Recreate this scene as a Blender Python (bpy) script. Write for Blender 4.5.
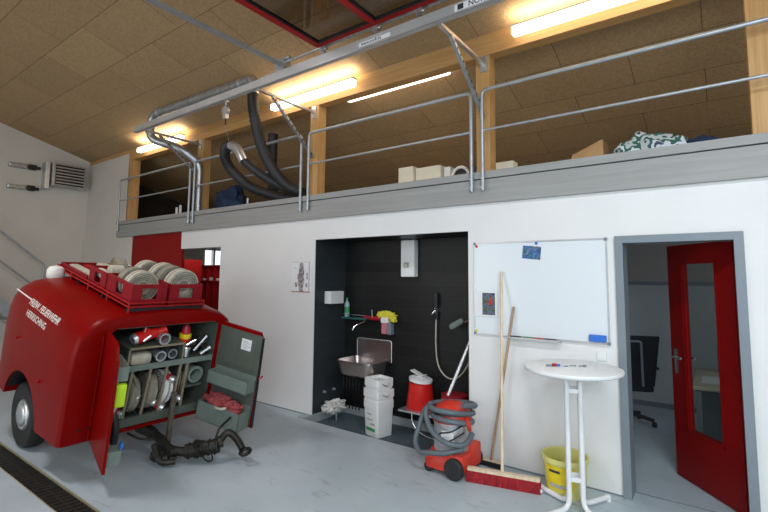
import bpy, bmesh, math, random
from mathutils import Matrix, Vector, Euler, noise
random.seed(7)
D = bpy.data
for o in list(D.objects): D.objects.remove(o)
SC = bpy.context.scene
COL = SC.collection
PI = math.pi

# ------------------------------------------------------------ camera
cd = D.cameras.new('camera'); cam = D.objects.new('camera', cd); COL.objects.link(cam)
yaw, pitch, roll = 0.632077, 0.0903745, 0.00854098
fwd = Vector((-math.sin(yaw)*math.cos(pitch), math.cos(yaw)*math.cos(pitch), math.sin(pitch)))
rt = Vector((math.cos(yaw), math.sin(yaw), 0)); up = rt.cross(fwd)
r2 = rt*math.cos(roll) + up*math.sin(roll); u2 = -rt*math.sin(roll) + up*math.cos(roll)
cam.matrix_world = Matrix(((r2.x, u2.x, -fwd.x, 0), (r2.y, u2.y, -fwd.y, 0), (r2.z, u2.z, -fwd.z, 1.745), (0, 0, 0, 1)))
cd.sensor_width = 36; cd.lens = 458.4/768*36; cd.shift_y = -20.8/768; cd.clip_start = 0.02
SC.camera = cam

# ------------------------------------------------------------ world, daylight, exposure
w = D.worlds.new('sky'); SC.world = w; w.use_nodes = True
w.node_tree.nodes['Background'].inputs[0].default_value = (0.80, 0.90, 1.0, 1)
w.node_tree.nodes['Background'].inputs[1].default_value = 1.0
vs = SC.view_settings
vs.view_transform = 'Standard'; vs.look = 'None'; vs.gamma = 1; vs.use_curve_mapping = False; vs.exposure = 0.92

def area(name, loc, target, sx, sy, power, col):
    l = D.lights.new(name, 'AREA'); l.shape = 'RECTANGLE'; l.size = sx; l.size_y = sy
    l.energy = power; l.color = col
    o = D.objects.new(name, l); COL.objects.link(o); o.location = loc
    o.rotation_euler = (Vector(target)-Vector(loc)).to_track_quat('-Z', 'Y').to_euler()
    return o
area('daylight_through_gate', (2.3, -2.2, 3.1), (-0.8, 3.4, 0.2), 3.4, 2.2, 105, (0.82, 0.92, 1.0))
area('daylight_through_side_gate', (-6.5, -3.3, 1.9), (-6.5, 4.0, 1.4), 3.2, 2.4, 24, (1.0, 0.92, 0.80))
area('hall_lamp_left', (-5.0, 0.4, 4.9), (-5.0, 0.5, 0), 1.5, .3, 46, (1.0, 0.97, 1.0))  # unseen fill from above, added for trailer roof and floor; no fixture here
area('hall_lamp_right', (0.2, 1.6, 4.05), (0.2, 1.7, 0), 1.5, .3, 40, (0.86, 0.94, 1.0))  # added overhead fill for table and floor; no lamp hangs here
area('office_window_light', (1.9, 6.2, 1.7), (-1.2, 6.6, 0.8), 1.2, 1.2, 4.5, (0.80, 0.90, 1.0))  # added fill to brighten the office; the wall has no window
area('back_room_light', (-8.0, 5.1, 2.45), (-9.0, 6.0, 1.2), 0.8, 0.4, 4, (1.0, 0.93, 0.85))  # added fill aimed at the red lockers, without a fixture

# ------------------------------------------------------------ materials
def mat(name, col, rough=0.5, metal=0.0, var=0.06, scale=6.0, bump=0.0, bscale=60.0, emit=0.0, trans=0.0, coat=0.0, alpha=1.0, rvar=0.0):
    m = D.materials.new(name); m.use_nodes = True
    nt = m.node_tree; b = nt.nodes['Principled BSDF']
    b.inputs['Roughness'].default_value = rough; b.inputs['Metallic'].default_value = metal
    b.inputs['Coat Weight'].default_value = coat
    tc = nt.nodes.new('ShaderNodeTexCoord')
    if var > 0:
        n = nt.nodes.new('ShaderNodeTexNoise'); n.inputs['Scale'].default_value = scale; n.inputs['Detail'].default_value = 6
        nt.links.new(tc.outputs['Object'], n.inputs['Vector'])
        r = nt.nodes.new('ShaderNodeValToRGB')
        r.color_ramp.elements[0].position = 0.3; r.color_ramp.elements[1].position = 0.7
        r.color_ramp.elements[0].color = (*[c*(1-var) for c in col], 1)
        r.color_ramp.elements[1].color = (*[min(1, c*(1+var)) for c in col], 1)
        nt.links.new(n.outputs['Fac'], r.inputs['Fac']); nt.links.new(r.outputs['Color'], b.inputs['Base Color'])
        if rvar > 0:
            mr = nt.nodes.new('ShaderNodeMapRange'); mr.inputs['To Min'].default_value = rough-rvar; mr.inputs['To Max'].default_value = rough+rvar
            nt.links.new(n.outputs['Fac'], mr.inputs['Value']); nt.links.new(mr.outputs['Result'], b.inputs['Roughness'])
    else:
        b.inputs['Base Color'].default_value = (*col, 1)
    if bump > 0:
        n2 = nt.nodes.new('ShaderNodeTexNoise'); n2.inputs['Scale'].default_value = bscale; n2.inputs['Detail'].default_value = 3
        nt.links.new(tc.outputs['Object'], n2.inputs['Vector'])
        bp = nt.nodes.new('ShaderNodeBump'); bp.inputs['Strength'].default_value = bump; bp.inputs['Distance'].default_value = 0.01
        nt.links.new(n2.outputs['Fac'], bp.inputs['Height']); nt.links.new(bp.outputs['Normal'], b.inputs['Normal'])
    if emit > 0:
        b.inputs['Emission Color'].default_value = (*col, 1); b.inputs['Emission Strength'].default_value = emit
    if trans > 0: b.inputs['Transmission Weight'].default_value = trans
    if alpha < 1: b.inputs['Alpha'].default_value = alpha
    return m

def mat_chipboard(name, base, dark, light, joints=True):
    m = D.materials.new(name); m.use_nodes = True
    nt = m.node_tree; N = nt.nodes; L = nt.links; b = N['Principled BSDF']; b.inputs['Roughness'].default_value = 0.75
    tc = N.new('ShaderNodeTexCoord')
    vo = N.new('ShaderNodeTexVoronoi'); vo.inputs['Scale'].default_value = 70
    L.new(tc.outputs['Object'], vo.inputs['Vector'])
    no = N.new('ShaderNodeTexNoise'); no.inputs['Scale'].default_value = 28; no.inputs['Detail'].default_value = 5; no.inputs['Roughness'].default_value = 0.7
    L.new(tc.outputs['Object'], no.inputs['Vector'])
    bw = N.new('ShaderNodeSeparateColor'); L.new(vo.outputs['Color'], bw.inputs[0])
    mx = N.new('ShaderNodeMath'); mx.operation = 'ADD'; L.new(bw.outputs[0], mx.inputs[0]); L.new(no.outputs['Fac'], mx.inputs[1])
    mh = N.new('ShaderNodeMath'); mh.operation = 'MULTIPLY'; mh.inputs[1].default_value = 0.5; L.new(mx.outputs[0], mh.inputs[0])
    r = N.new('ShaderNodeValToRGB'); r.color_ramp.elements[0].position = 0.15; r.color_ramp.elements[1].position = 0.85
    r.color_ramp.elements[0].color = (*dark, 1); r.color_ramp.elements[1].color = (*light, 1)
    e = r.color_ramp.elements.new(0.5); e.color = (*base, 1)
    L.new(mh.outputs[0], r.inputs['Fac'])
    if not joints:
        L.new(r.outputs['Color'], b.inputs['Base Color']); return m
    mp = N.new('ShaderNodeMapping'); mp.inputs['Location'].default_value = (0.03, -0.51, 0)
    L.new(tc.outputs['Object'], mp.inputs['Vector'])
    br = N.new('ShaderNodeTexBrick'); br.inputs['Scale'].default_value = 1; br.inputs['Brick Width'].default_value = 1.28; br.inputs['Row Height'].default_value = 0.57
    br.inputs['Mortar Size'].default_value = 0.004; br.inputs['Mortar Smooth'].default_value = 0; br.offset = 0.5
    br.inputs['Color1'].default_value = (0.92, 0.92, 0.92, 1); br.inputs['Color2'].default_value = (1.06, 1.06, 1.06, 1); br.inputs['Mortar'].default_value = (0.38, 0.35, 0.33, 1)
    L.new(mp.outputs[0], br.inputs['Vector'])
    mm = N.new('ShaderNodeMix'); mm.data_type = 'RGBA'; mm.blend_type = 'MULTIPLY'; mm.inputs[0].default_value = 1
    L.new(r.outputs['Color'], mm.inputs[6]); L.new(br.outputs['Color'], mm.inputs[7]); L.new(mm.outputs[2], b.inputs['Base Color'])
    return m

def mat_wood(name, c1, c2, axis='X', scale=3.0, rough=0.55):
    m = D.materials.new(name); m.use_nodes = True
    nt = m.node_tree; N = nt.nodes; L = nt.links; b = N['Principled BSDF']; b.inputs['Roughness'].default_value = rough
    tc = N.new('ShaderNodeTexCoord'); mp = N.new('ShaderNodeMapping')
    mp.inputs['Scale'].default_value = {'X': (0.5, 14, 14), 'Z': (14, 14, 0.5), 'Y': (14, .5, 14)}[axis]
    L.new(tc.outputs['Object'], mp.inputs['Vector'])
    n = N.new('ShaderNodeTexNoise'); n.inputs['Scale'].default_value = scale; n.inputs['Detail'].default_value = 5; n.inputs['Distortion'].default_value = 0.6
    L.new(mp.outputs[0], n.inputs['Vector'])
    r = N.new('ShaderNodeValToRGB'); r.color_ramp.elements[0].position = 0.35; r.color_ramp.elements[1].position = 0.65
    r.color_ramp.elements[0].color = (*c1, 1); r.color_ramp.elements[1].color = (*c2, 1)
    L.new(n.outputs['Fac'], r.inputs['Fac']); L.new(r.outputs['Color'], b.inputs['Base Color'])
    return m

def mat_grid(name, cell, mortar, w_, h_, ms, rough=0.4, coord='Object', swap=None, offset=0.0, var=0.05, bump=0.0):
    m = D.materials.new(name); m.use_nodes = True
    nt = m.node_tree; N = nt.nodes; L = nt.links; b = N['Principled BSDF']; b.inputs['Roughness'].default_value = rough
    tc = N.new('ShaderNodeTexCoord'); src = tc.outputs[coord]
    if swap:
        sp = N.new('ShaderNodeSeparateXYZ'); cb = N.new('ShaderNodeCombineXYZ'); L.new(src, sp.inputs[0])
        for i, a in enumerate(swap): L.new(sp.outputs['XYZ'.index(a)], cb.inputs[i])
        src = cb.outputs[0]
    br = N.new('ShaderNodeTexBrick'); br.offset = offset; br.inputs['Scale'].default_value = 1
    br.inputs['Brick Width'].default_value = w_; br.inputs['Row Height'].default_value = h_; br.inputs['Mortar Size'].default_value = ms; br.inputs['Mortar Smooth'].default_value = 0
    br.inputs['Color1'].default_value = (*[c*(1-var) for c in cell], 1); br.inputs['Color2'].default_value = (*[c*(1+var) for c in cell], 1); br.inputs['Mortar'].default_value = (*mortar, 1)
    L.new(src, br.inputs['Vector']); L.new(br.outputs['Color'], b.inputs['Base Color'])
    if bump:
        bp = N.new('ShaderNodeBump'); bp.inputs['Strength'].default_value = bump; bp.inputs['Distance'].default_value = 0.004; bp.invert = True
        L.new(br.outputs['Fac'], bp.inputs['Height']); L.new(bp.outputs['Normal'], b.inputs['Normal'])
    return m

def mat_floor():
    m = D.materials.new('floor_coating'); m.use_nodes = True
    nt = m.node_tree; N = nt.nodes; L = nt.links; b = N['Principled BSDF']
    tc = N.new('ShaderNodeTexCoord')
    n = N.new('ShaderNodeTexNoise'); n.inputs['Scale'].default_value = 1.3; n.inputs['Detail'].default_value = 8; n.inputs['Roughness'].default_value = 0.65
    L.new(tc.outputs['Object'], n.inputs['Vector'])
    r = N.new('ShaderNodeValToRGB'); r.color_ramp.elements[0].position = 0.32; r.color_ramp.elements[1].position = 0.68
    r.color_ramp.elements[0].color = (0.40, 0.475, 0.515, 1); r.color_ramp.elements[1].color = (0.50, 0.575, 0.62, 1)
    L.new(n.outputs['Fac'], r.inputs['Fac'])
    # scuffs: short stretched dirt marks
    mp = N.new('ShaderNodeMapping'); mp.inputs['Scale'].default_value = (2.2, 7, 1); mp.inputs['Rotation'].default_value = (0, 0, 0.5); L.new(tc.outputs['Object'], mp.inputs['Vector'])
    s = N.new('ShaderNodeTexNoise'); s.inputs['Scale'].default_value = 1.6; s.inputs['Detail'].default_value = 9; s.inputs['Distortion'].default_value = 1.2; L.new(mp.outputs[0], s.inputs['Vector'])
    sr = N.new('ShaderNodeValToRGB'); sr.color_ramp.elements[0].position = 0.60; sr.color_ramp.elements[1].position = 0.78
    sr.color_ramp.elements[0].color = (1, 1, 1, 1); sr.color_ramp.elements[1].color = (0.72, 0.70, 0.66, 1); L.new(s.outputs['Fac'], sr.inputs['Fac'])
    mm = N.new('ShaderNodeMix'); mm.data_type = 'RGBA'; mm.blend_type = 'MULTIPLY'; mm.inputs[0].default_value = 1
    L.new(r.outputs['Color'], mm.inputs[6]); L.new(sr.outputs['Color'], mm.inputs[7]); L.new(mm.outputs[2], b.inputs['Base Color'])
    mr = N.new('ShaderNodeMapRange'); mr.inputs['To Min'].default_value = 0.30; mr.inputs['To Max'].default_value = 0.55
    L.new(n.outputs['Fac'], mr.inputs['Value']); L.new(mr.outputs['Result'], b.inputs['Roughness'])
    return m

def mat_blotch(name, cols, scale=14, rough=0.5):
    """irregular patches in several colours: printed photos, camouflage-like cloth"""
    m = D.materials.new(name); m.use_nodes = True
    nt = m.node_tree; N = nt.nodes; L = nt.links; b = N['Principled BSDF']; b.inputs['Roughness'].default_value = rough
    tc = N.new('ShaderNodeTexCoord'); n = N.new('ShaderNodeTexNoise'); n.inputs['Scale'].default_value = scale; n.inputs['Detail'].default_value = 3
    L.new(tc.outputs['Object'], n.inputs['Vector'])
    r = N.new('ShaderNodeValToRGB'); r.color_ramp.interpolation = 'CONSTANT'
    r.color_ramp.elements[0].color = (*cols[0], 1); r.color_ramp.elements[0].position = 0
    r.color_ramp.elements[1].color = (*cols[-1], 1); r.color_ramp.elements[1].position = 0.64
    k = len(cols)-2
    for i, c in enumerate(cols[1:-1]):
        e = r.color_ramp.elements.new(0.38+0.26*i/max(1, k)); e.color = (*c, 1)
    L.new(n.outputs['Fac'], r.inputs['Fac']); L.new(r.outputs['Color'], b.inputs['Base Color'])
    return m

M = {}
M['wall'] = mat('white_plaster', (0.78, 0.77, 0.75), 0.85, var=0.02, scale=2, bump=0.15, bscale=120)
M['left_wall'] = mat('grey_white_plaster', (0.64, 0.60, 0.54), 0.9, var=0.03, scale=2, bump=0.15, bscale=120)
M['floor'] = mat_floor()
M['ceiling'] = mat_chipboard('ceiling_chipboard', (0.42, 0.275, 0.135), (0.34, 0.22, 0.105), (0.50, 0.34, 0.18))
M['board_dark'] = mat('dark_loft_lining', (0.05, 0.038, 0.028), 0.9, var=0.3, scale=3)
M['beam'] = mat_wood('spruce_beam', (0.48, 0.255, 0.085), (0.58, 0.34, 0.13), 'X')
M['post'] = mat_wood('spruce_post', (0.48, 0.255, 0.085), (0.58, 0.34, 0.13), 'Z')
M['fascia'] = mat_wood('grey_painted_timber', (0.29, 0.285, 0.27), (0.34, 0.335, 0.32), 'X', 2.0, 0.55)
M['galv'] = mat('galvanised_steel', (0.46, 0.48, 0.49), 0.38, 0.85, var=0.22, scale=14)
M['galv_light'] = mat('brushed_aluminium', (0.62, 0.63, 0.64), 0.35, 0.8, var=0.08, scale=8)
M['track'] = mat('aluminium_track', (0.50, 0.49, 0.48), 0.45, 0.35, var=0.08, scale=4)
M['rail'] = mat('galvanised_railing', (0.42, 0.45, 0.47), 0.42, 0.6, var=0.12, scale=10)
M['black_rubber'] = mat('black_rubber', (0.015, 0.015, 0.016), 0.65, var=0.2)
M['hose_black'] = mat('black_hose', (0.014, 0.014, 0.015), 0.55, var=0.2)
M['hose_grey'] = mat('grey_hose', (0.11, 0.135, 0.15), 0.45, var=0.1)
M['red_paint'] = mat('red_paint', (0.20, 0.0015, 0.001), 0.34, var=0.08, scale=3)
M['red_matt'] = mat('dull_red_paint', (0.34, 0.010, 0.010), 0.5, var=0.1)
M['red_panel'] = mat('dark_red_board', (0.26, 0.012, 0.010), 0.6, var=0.05)
M['red_door'] = mat('red_door_paint', (0.20, 0.004, 0.004), 0.4, var=0.05)
M['red_plastic'] = mat('red_plastic', (0.62, 0.016, 0.012), 0.35, var=0.05)
M['red_dark_plastic'] = mat('dark_red_plastic', (0.42, 0.010, 0.022), 0.35, var=0.05)
M['orange_red'] = mat('orange_red_plastic', (0.66, 0.040, 0.02), 0.4, var=0.05)
M['crate'] = mat('crimson_crate', (0.24, 0.010, 0.016), 0.5, var=0.15)
M['grey_green'] = mat('grey_green_paint', (0.095, 0.11, 0.088), 0.5, var=0.10)  # paint darkened throughout so its colour carries the shade inside the cabinet
M['grey_green_light'] = mat('light_grey_green_paint', (0.18, 0.22, 0.19), 0.5, var=0.08)
M['brownish'] = mat('worn_brown_edge', (0.26, 0.21, 0.14), 0.6, var=0.15)
M['canvas'] = mat('natural_hose_canvas', (0.50, 0.455, 0.36), 0.85, var=0.16, scale=20, bump=0.2)
M['canvas_dark'] = mat('grey_hose_canvas', (0.25, 0.235, 0.19), 0.85, var=0.2, scale=20)
M['canvas_white'] = mat('white_hose_canvas', (0.74, 0.72, 0.68), 0.8, var=0.10, scale=20)
M['white'] = mat('white_enamel', (0.80, 0.80, 0.80), 0.35, var=0.01)
M['white_plastic'] = mat('white_plastic', (0.82, 0.82, 0.80), 0.4, var=0.02)
M['whiteboard'] = mat('whiteboard_surface', (0.74, 0.78, 0.80), 0.22, var=0.0)
M['tile'] = mat_grid('anthracite_tile', (0.014, 0.0138, 0.0135), (0.030, 0.030, 0.030), 0.6, 0.15, 0.0022, 0.42, swap='XZY', offset=0.5, var=0.12, bump=0.2)
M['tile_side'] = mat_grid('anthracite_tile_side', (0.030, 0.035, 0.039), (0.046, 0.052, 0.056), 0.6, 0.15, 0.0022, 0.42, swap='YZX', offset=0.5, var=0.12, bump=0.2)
M['kerb'] = mat('concrete_kerb', (0.36, 0.39, 0.40), 0.7, var=0.1, bump=0.2)
M['steel_sink'] = mat('stainless_steel', (0.50, 0.44, 0.42), 0.28, 0.9, var=0.1, scale=5)
M['chrome'] = mat('chrome', (0.75, 0.76, 0.78), 0.12, 1.0, var=0)
M['frame_grey'] = mat('grey_door_frame', (0.20, 0.235, 0.26), 0.45, var=0.03)
M['drain'] = mat('drain_iron', (0.022, 0.019, 0.016), 0.6, 0.3, var=0.3, scale=30)
M['edge_yellow'] = mat('worn_edge_strip', (0.30, 0.27, 0.15), 0.6, var=0.2)
M['grate'] = mat('blue_grey_grate', (0.13, 0.17, 0.19), 0.5, 0.2, var=0.1)
M['pit'] = mat('dark_pit', (0.035, 0.05, 0.06), 0.9, var=0.1)
M['yellow'] = mat('pale_yellow_plastic', (0.72, 0.68, 0.22), 0.45, var=0.04)
M['label_yellow'] = mat('deep_yellow_label', (0.78, 0.58, 0.01), 0.5, var=0.1, scale=12)
M['label_grey'] = mat('grey_print', (0.42, 0.42, 0.34), 0.6, var=0.3, scale=60)
M['black'] = mat('black_plastic', (0.012, 0.012, 0.014), 0.45, var=0.1)
M['chair_black'] = mat('black_mesh_fabric', (0.012, 0.013, 0.018), 0.8, var=0.15)
M['broom_wood'] = mat_wood('pale_broom_handle', (0.66, 0.50, 0.33), (0.80, 0.66, 0.47), 'Z')
M['broom_wood_dark'] = mat_wood('brown_broom_handle', (0.33, 0.20, 0.12), (0.48, 0.32, 0.20), 'Z')
M['bristle'] = mat('red_bristles', (0.36, 0.010, 0.018), 0.8, var=0.4, scale=60, bump=0.8, bscale=220)
M['tube_on'] = mat('lit_fluorescent_diffuser', (1.0, 0.93, 0.80), 0.5, var=0, emit=2.2)
M['lamp_body'] = mat('lamp_housing', (0.7, 0.68, 0.62), 0.5, var=0)
M['blue'] = mat('blue_plastic', (0.03, 0.16, 0.60), 0.4, var=0.05)
M['yellow_cloth'] = mat('yellow_cloth', (0.72, 0.62, 0.05), 0.8, var=0.15, scale=25)
M['pink'] = mat('pink_soap', (0.62, 0.20, 0.24), 0.4, var=0.05)
M['bottle_blue'] = mat('pale_blue_plastic', (0.38, 0.55, 0.56), 0.35, var=0.05)
M['green'] = mat('green_print', (0.06, 0.33, 0.11), 0.5, var=0.05)
M['neon'] = mat('fluorescent_yellow_green', (0.55, 0.80, 0.02), 0.5, var=0.05)
M['shelf_glass'] = mat('green_glass_shelf', (0.06, 0.20, 0.18), 0.15, var=0, trans=0.4)
M['paper'] = mat('paper', (0.80, 0.80, 0.80), 0.8, var=0.02)
M['print_dark'] = mat('black_print', (0.03, 0.03, 0.04), 0.7, var=0)
M['print_white'] = mat('white_lettering', (0.72, 0.66, 0.60), 0.6, var=0.12, scale=40)
M['sketch'] = mat_blotch('pencil_drawing_tone', [(0.36, 0.32, 0.32), (0.13, 0.11, 0.12), (0.50, 0.46, 0.45), (.22, .19, .2)], 45, 0.9)
M['photo1'] = mat_blotch('colour_photo_crew', [(0.02, 0.03, 0.08), (0.12, 0.14, 0.20), (0.07, 0.09, 0.05), (0.16, 0.17, 0.17)], 30)
M['photo2'] = mat_blotch('colour_photo_blue', [(0.02, 0.03, 0.10), (0.05, 0.15, 0.50), (0.02, 0.12, 0.10), (0.07, 0.16, 0.42), (0.25, 0.2, 0.28), (.02,.02,.04)], 22)
M['blanket'] = mat_blotch('green_white_checked_cloth', [(0.02, 0.07, 0.05), (0.45, 0.50, 0.50), (0.03, 0.12, 0.09), (0.60, 0.65, 0.70), (0.05, 0.07, 0.12)], 7, 0.9)
M['blue_cloth'] = mat('dark_blue_cloth', (0.012, 0.03, 0.075), 0.9, var=0.4)
M['carton'] = mat('brown_cardboard', (0.40, 0.24, 0.11), 0.85, var=0.1)
M['carton_light'] = mat('cream_cardboard', (0.72, 0.66, 0.52), 0.8, var=0.06)
M['red_cloth'] = mat('faded_red_cloth', (0.33, 0.06, 0.06), 0.9, var=0.35, scale=18)
M['iron'] = mat('greasy_dark_iron', (0.028, 0.026, 0.020), 0.5, 0.5, var=0.45, scale=12)
M['iron_bare'] = mat('worn_bare_iron', (0.15, 0.13, 0.10), 0.5, 0.6, var=0.3, scale=14)
M['desk'] = mat('cream_desktop', (0.62, 0.55, 0.42), 0.5, var=0.04)
M['office_wall'] = mat('office_plaster', (0.52, 0.53, 0.54), 0.85, var=0.02)
M['office_dado'] = mat('office_upper_plaster', (0.42, 0.39, 0.36), 0.85, var=0.02)
M['pinkish'] = mat('beige_plaster', (0.50, 0.38, 0.30), 0.9, var=0.05)
for k_, v_ in (('red_paint', .10), ('red_door', .15), ('red_panel', .1), ('red_matt', .2), ('crate', .15), ('tile', .3), ('tile_side', .3), ('red_plastic', .3)) : M[k_].node_tree.nodes['Principled BSDF'].inputs['Specular IOR Level'].default_value = v_
def glass(name, tint, rough=0.02, mixf=0.25):
    m = D.materials.new(name); m.use_nodes = True; nt = m.node_tree; N = nt.nodes
    N.remove(N['Principled BSDF'])
    t = N.new('ShaderNodeBsdfTransparent'); t.inputs[0].default_value = (*tint, 1)
    g = N.new('ShaderNodeBsdfGlossy'); g.inputs['Roughness'].default_value = rough
    mx = N.new('ShaderNodeMixShader'); mx.inputs[0].default_value = 0.07; nt.links.new(t.outputs[0], mx.inputs[1]); nt.links.new(g.outputs[0], mx.inputs[2])
    nt.links.new(mx.outputs[0], N['Material Output'].inputs['Surface'])
    return m
M['glass'] = glass('clear_door_glass', (0.90, 0.92, 0.90))
M['glass_brown'] = glass('smoked_gate_glazing', (0.62, 0.58, 0.52), 0.05)

# ------------------------------------------------------------ mesh builder
WM = {}
OFF = Vector((0, 0, 0))
def shift(x=0, y=0, z=0):
    OFF[:] = (x, y, z)
class B:
    """collects shapes in world coordinates (through an optional matrix) and links them as ONE mesh object"""
    def __init__(s, T=None): s.v = []; s.f = []; s.sm = []; s.mi = []; s.T = T; s.m = 0
    def add(s, vs, fs, smooth=False):
        b = len(s.v)
        for p in vs:
            p = Vector(p)+OFF
            s.v.append(s.T @ p if s.T is not None else p)
        for f in fs: s.f.append([b+i for i in f]); s.sm.append(smooth); s.mi.append(s.m)
        return s
    def box(s, x0, x1, y0, y1, z0, z1, R=None, bev=0.0):
        if bev > 0:
            bm = bmesh.new(); bmesh.ops.create_cube(bm, size=1)
            bmesh.ops.scale(bm, vec=(x1-x0, y1-y0, z1-z0), verts=bm.verts)
            bmesh.ops.bevel(bm, geom=bm.edges[:], offset=bev, segments=2, affect='EDGES', profile=0.6)
            bmesh.ops.translate(bm, vec=((x0+x1)/2, (y0+y1)/2, (z0+z1)/2), verts=bm.verts)
            bm.verts.index_update()
            V = [v.co.copy() for v in bm.verts]; F = [[v.index for v in f.verts] for f in bm.faces]; bm.free()
        else:
            V = [Vector((x, y, z)) for x in (x0, x1) for y in (y0, y1) for z in (z0, z1)]
            F = [(0, 1, 3, 2), (4, 6, 7, 5), (0, 4, 5, 1), (2, 3, 7, 6), (0, 2, 6, 4), (1, 5, 7, 3)]
        if R is not None: V = [R @ p for p in V]
        return s.add(V, F)
    def bar(s, p0, p1, a, b=None, upv=(0, 0, 1), bev=0):
        """square bar from p0 to p1, width a, height b"""
        b = b or a; p0 = Vector(p0); p1 = Vector(p1); d = (p1-p0); L = d.length; d.normalize(); upv = Vector(upv)
        if abs(d.dot(upv)) > 0.98: upv = Vector((1, 0, 0))
        side = d.cross(upv).normalized(); u = side.cross(d).normalized()
        V = []
        for t in (0, L):
            for i, j in ((-1, -1), (1, -1), (1, 1), (-1, 1)): V.append(p0+d*t+side*(i*a/2)+u*(j*b/2))
        return s.add(V, [(0, 3, 2, 1), (4, 5, 6, 7), (0, 1, 5, 4), (1, 2, 6, 5), (2, 3, 7, 6), (3, 0, 4, 7)])
    def tube(s, path, r, n=12, closed=False, caps=True, ridge=0.0):
        P = [Vector(p) for p in path]; k = len(P); rs = r if isinstance(r, (list, tuple)) else [r]*k
        V = []; F = []; nrm = None
        for i, p in enumerate(P):
            a = P[(i-1) % k] if (closed or i > 0) else p; c = P[(i+1) % k] if (closed or i < k-1) else p
            d = (c-a).normalized()
            if nrm is None:
                nrm = d.cross(Vector((0, 0, 1)));
                if nrm.length < 0.1: nrm = d.cross(Vector((1, 0, 0)))
            nrm = (nrm - d*nrm.dot(d)).normalized(); bi = d.cross(nrm)
            rr = rs[i]*(1+(ridge if i % 2 else 0))
            for j in range(n):
                t = 2*PI*j/n; V.append(p+(nrm*math.cos(t)+bi*math.sin(t))*rr)
        rng = range(k if closed else k-1)
        for i in rng:
            for j in range(n):
                a = i*n+j; b = i*n+(j+1) % n; c = ((i+1) % k)*n+(j+1) % n; d2 = ((i+1) % k)*n+j
                F.append((a, b, c, d2))
        s.add(V, F, True)
        if caps and not closed:
            s.add(V[:n], [list(range(n))[::-1]]); s.add(V[-n:], [list(range(n))])
        return s
    def cyl(s, p0, p1, r0, r1=None, n=24):
        return s.tube([p0, p1], [r0, r0 if r1 is None else r1], n)
    def lathe(s, c, prof, n=32, sx=1, sy=1, axis='Z', open_=False):
        """prof: list of (r, h)"""
        V = []; F = []; k = len(prof); c = Vector(c)
        for r, h in prof:
            for j in range(n):
                t = 2*PI*j/n
                p = (r*math.cos(t)*sx, r*math.sin(t)*sy, h)
                if axis == 'X': p = (h, p[0], p[1])
                if axis == 'Y': p = (p[0], h, p[1])
                V.append(c+Vector(p))
        for i in range(k-1):
            for j in range(n): F.append((i*n+j, i*n+(j+1) % n, (i+1)*n+(j+1) % n, (i+1)*n+j))
        s.add(V, F, True)
        if not open_:
            s.add(V[:n], [list(range(n))[::-1]]); s.add(V[-n:], [list(range(n))])
        return s
    def prism(s, pts, h, o, ex, ey, ez):
        """polygon pts (2D) in the plane ex,ey at o, extruded h along ez"""
        o = Vector(o); ex = Vector(ex); ey = Vector(ey); ez = Vector(ez)
        n = len(pts); V = [o+ex*a+ey*b for a, b in pts]+[o+ex*a+ey*b+ez*h for a, b in pts]
        F = [list(range(n))[::-1], list(range(n, 2*n))]+[(i, (i+1) % n, n+(i+1) % n, n+i) for i in range(n)]
        return s.add(V, F)
    def blob(s, c, r, seed=0, amp=0.25, fr=2.0, n=14, sc=(1, 1, 1), flat=None):
        V = []; F = []; c = Vector(c)
        for i in range(n+1):
            th = PI*i/n
            for j in range(2*n):
                ph = PI*j/n; d = Vector((math.sin(th)*math.cos(ph), math.sin(th)*math.sin(ph), math.cos(th)))
                q = 1+amp*noise.noise(d*fr+Vector((seed, seed*2.1, 0)))+amp*0.5*noise.noise(d*fr*3+Vector((seed, 0, 5)))
                p = Vector((d.x*r*q*sc[0], d.y*r*q*sc[1], d.z*r*q*sc[2]))
                if flat is not None: p.z = max(p.z, flat)
                V.append(c+p)
        for i in range(n):
            for j in range(2*n): F.append((i*2*n+j, i*2*n+(j+1) % (2*n), (i+1)*2*n+(j+1) % (2*n), (i+1)*2*n+j))
        return s.add(V, F, True)
    def obj(s, name, m, parent=None, label=None, **kw):
        ms = m if isinstance(m, list) else [m]
        if parent is not None:
            inv = WM[parent.name].inverted(); V = [inv @ p for p in s.v]; W = WM[parent.name].copy()
        else:
            xs = [p.x for p in s.v]; ys = [p.y for p in s.v]; zs = [p.z for p in s.v]
            o = Vector(((min(xs)+max(xs))/2, (min(ys)+max(ys))/2, min(zs)))
            if kw.get('origin0'): o = Vector((0, 0, 0))
            W = Matrix.Translation(o); V = [p-o for p in s.v]
        me = D.meshes.new(name); me.from_pydata([tuple(p) for p in V], [], s.f); me.update()
        for q in ms: me.materials.append(q)
        me.polygons.foreach_set('use_smooth', s.sm); me.polygons.foreach_set('material_index', s.mi)
        bm = bmesh.new(); bm.from_mesh(me); bmesh.ops.remove_doubles(bm, verts=bm.verts, dist=1e-5)
        bmesh.ops.recalc_face_normals(bm, faces=bm.faces)
        for e in bm.edges:
            if len(e.link_faces) == 2 and e.calc_face_angle(0) > 0.7: e.smooth = False
        bm.to_mesh(me); bm.free()
        o = D.objects.new(name, me); COL.objects.link(o)
        if parent is not None: o.parent = parent
        else: o.matrix_world = W
        WM[o.name] = W
        if label: o['label'] = label
        return o

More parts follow.
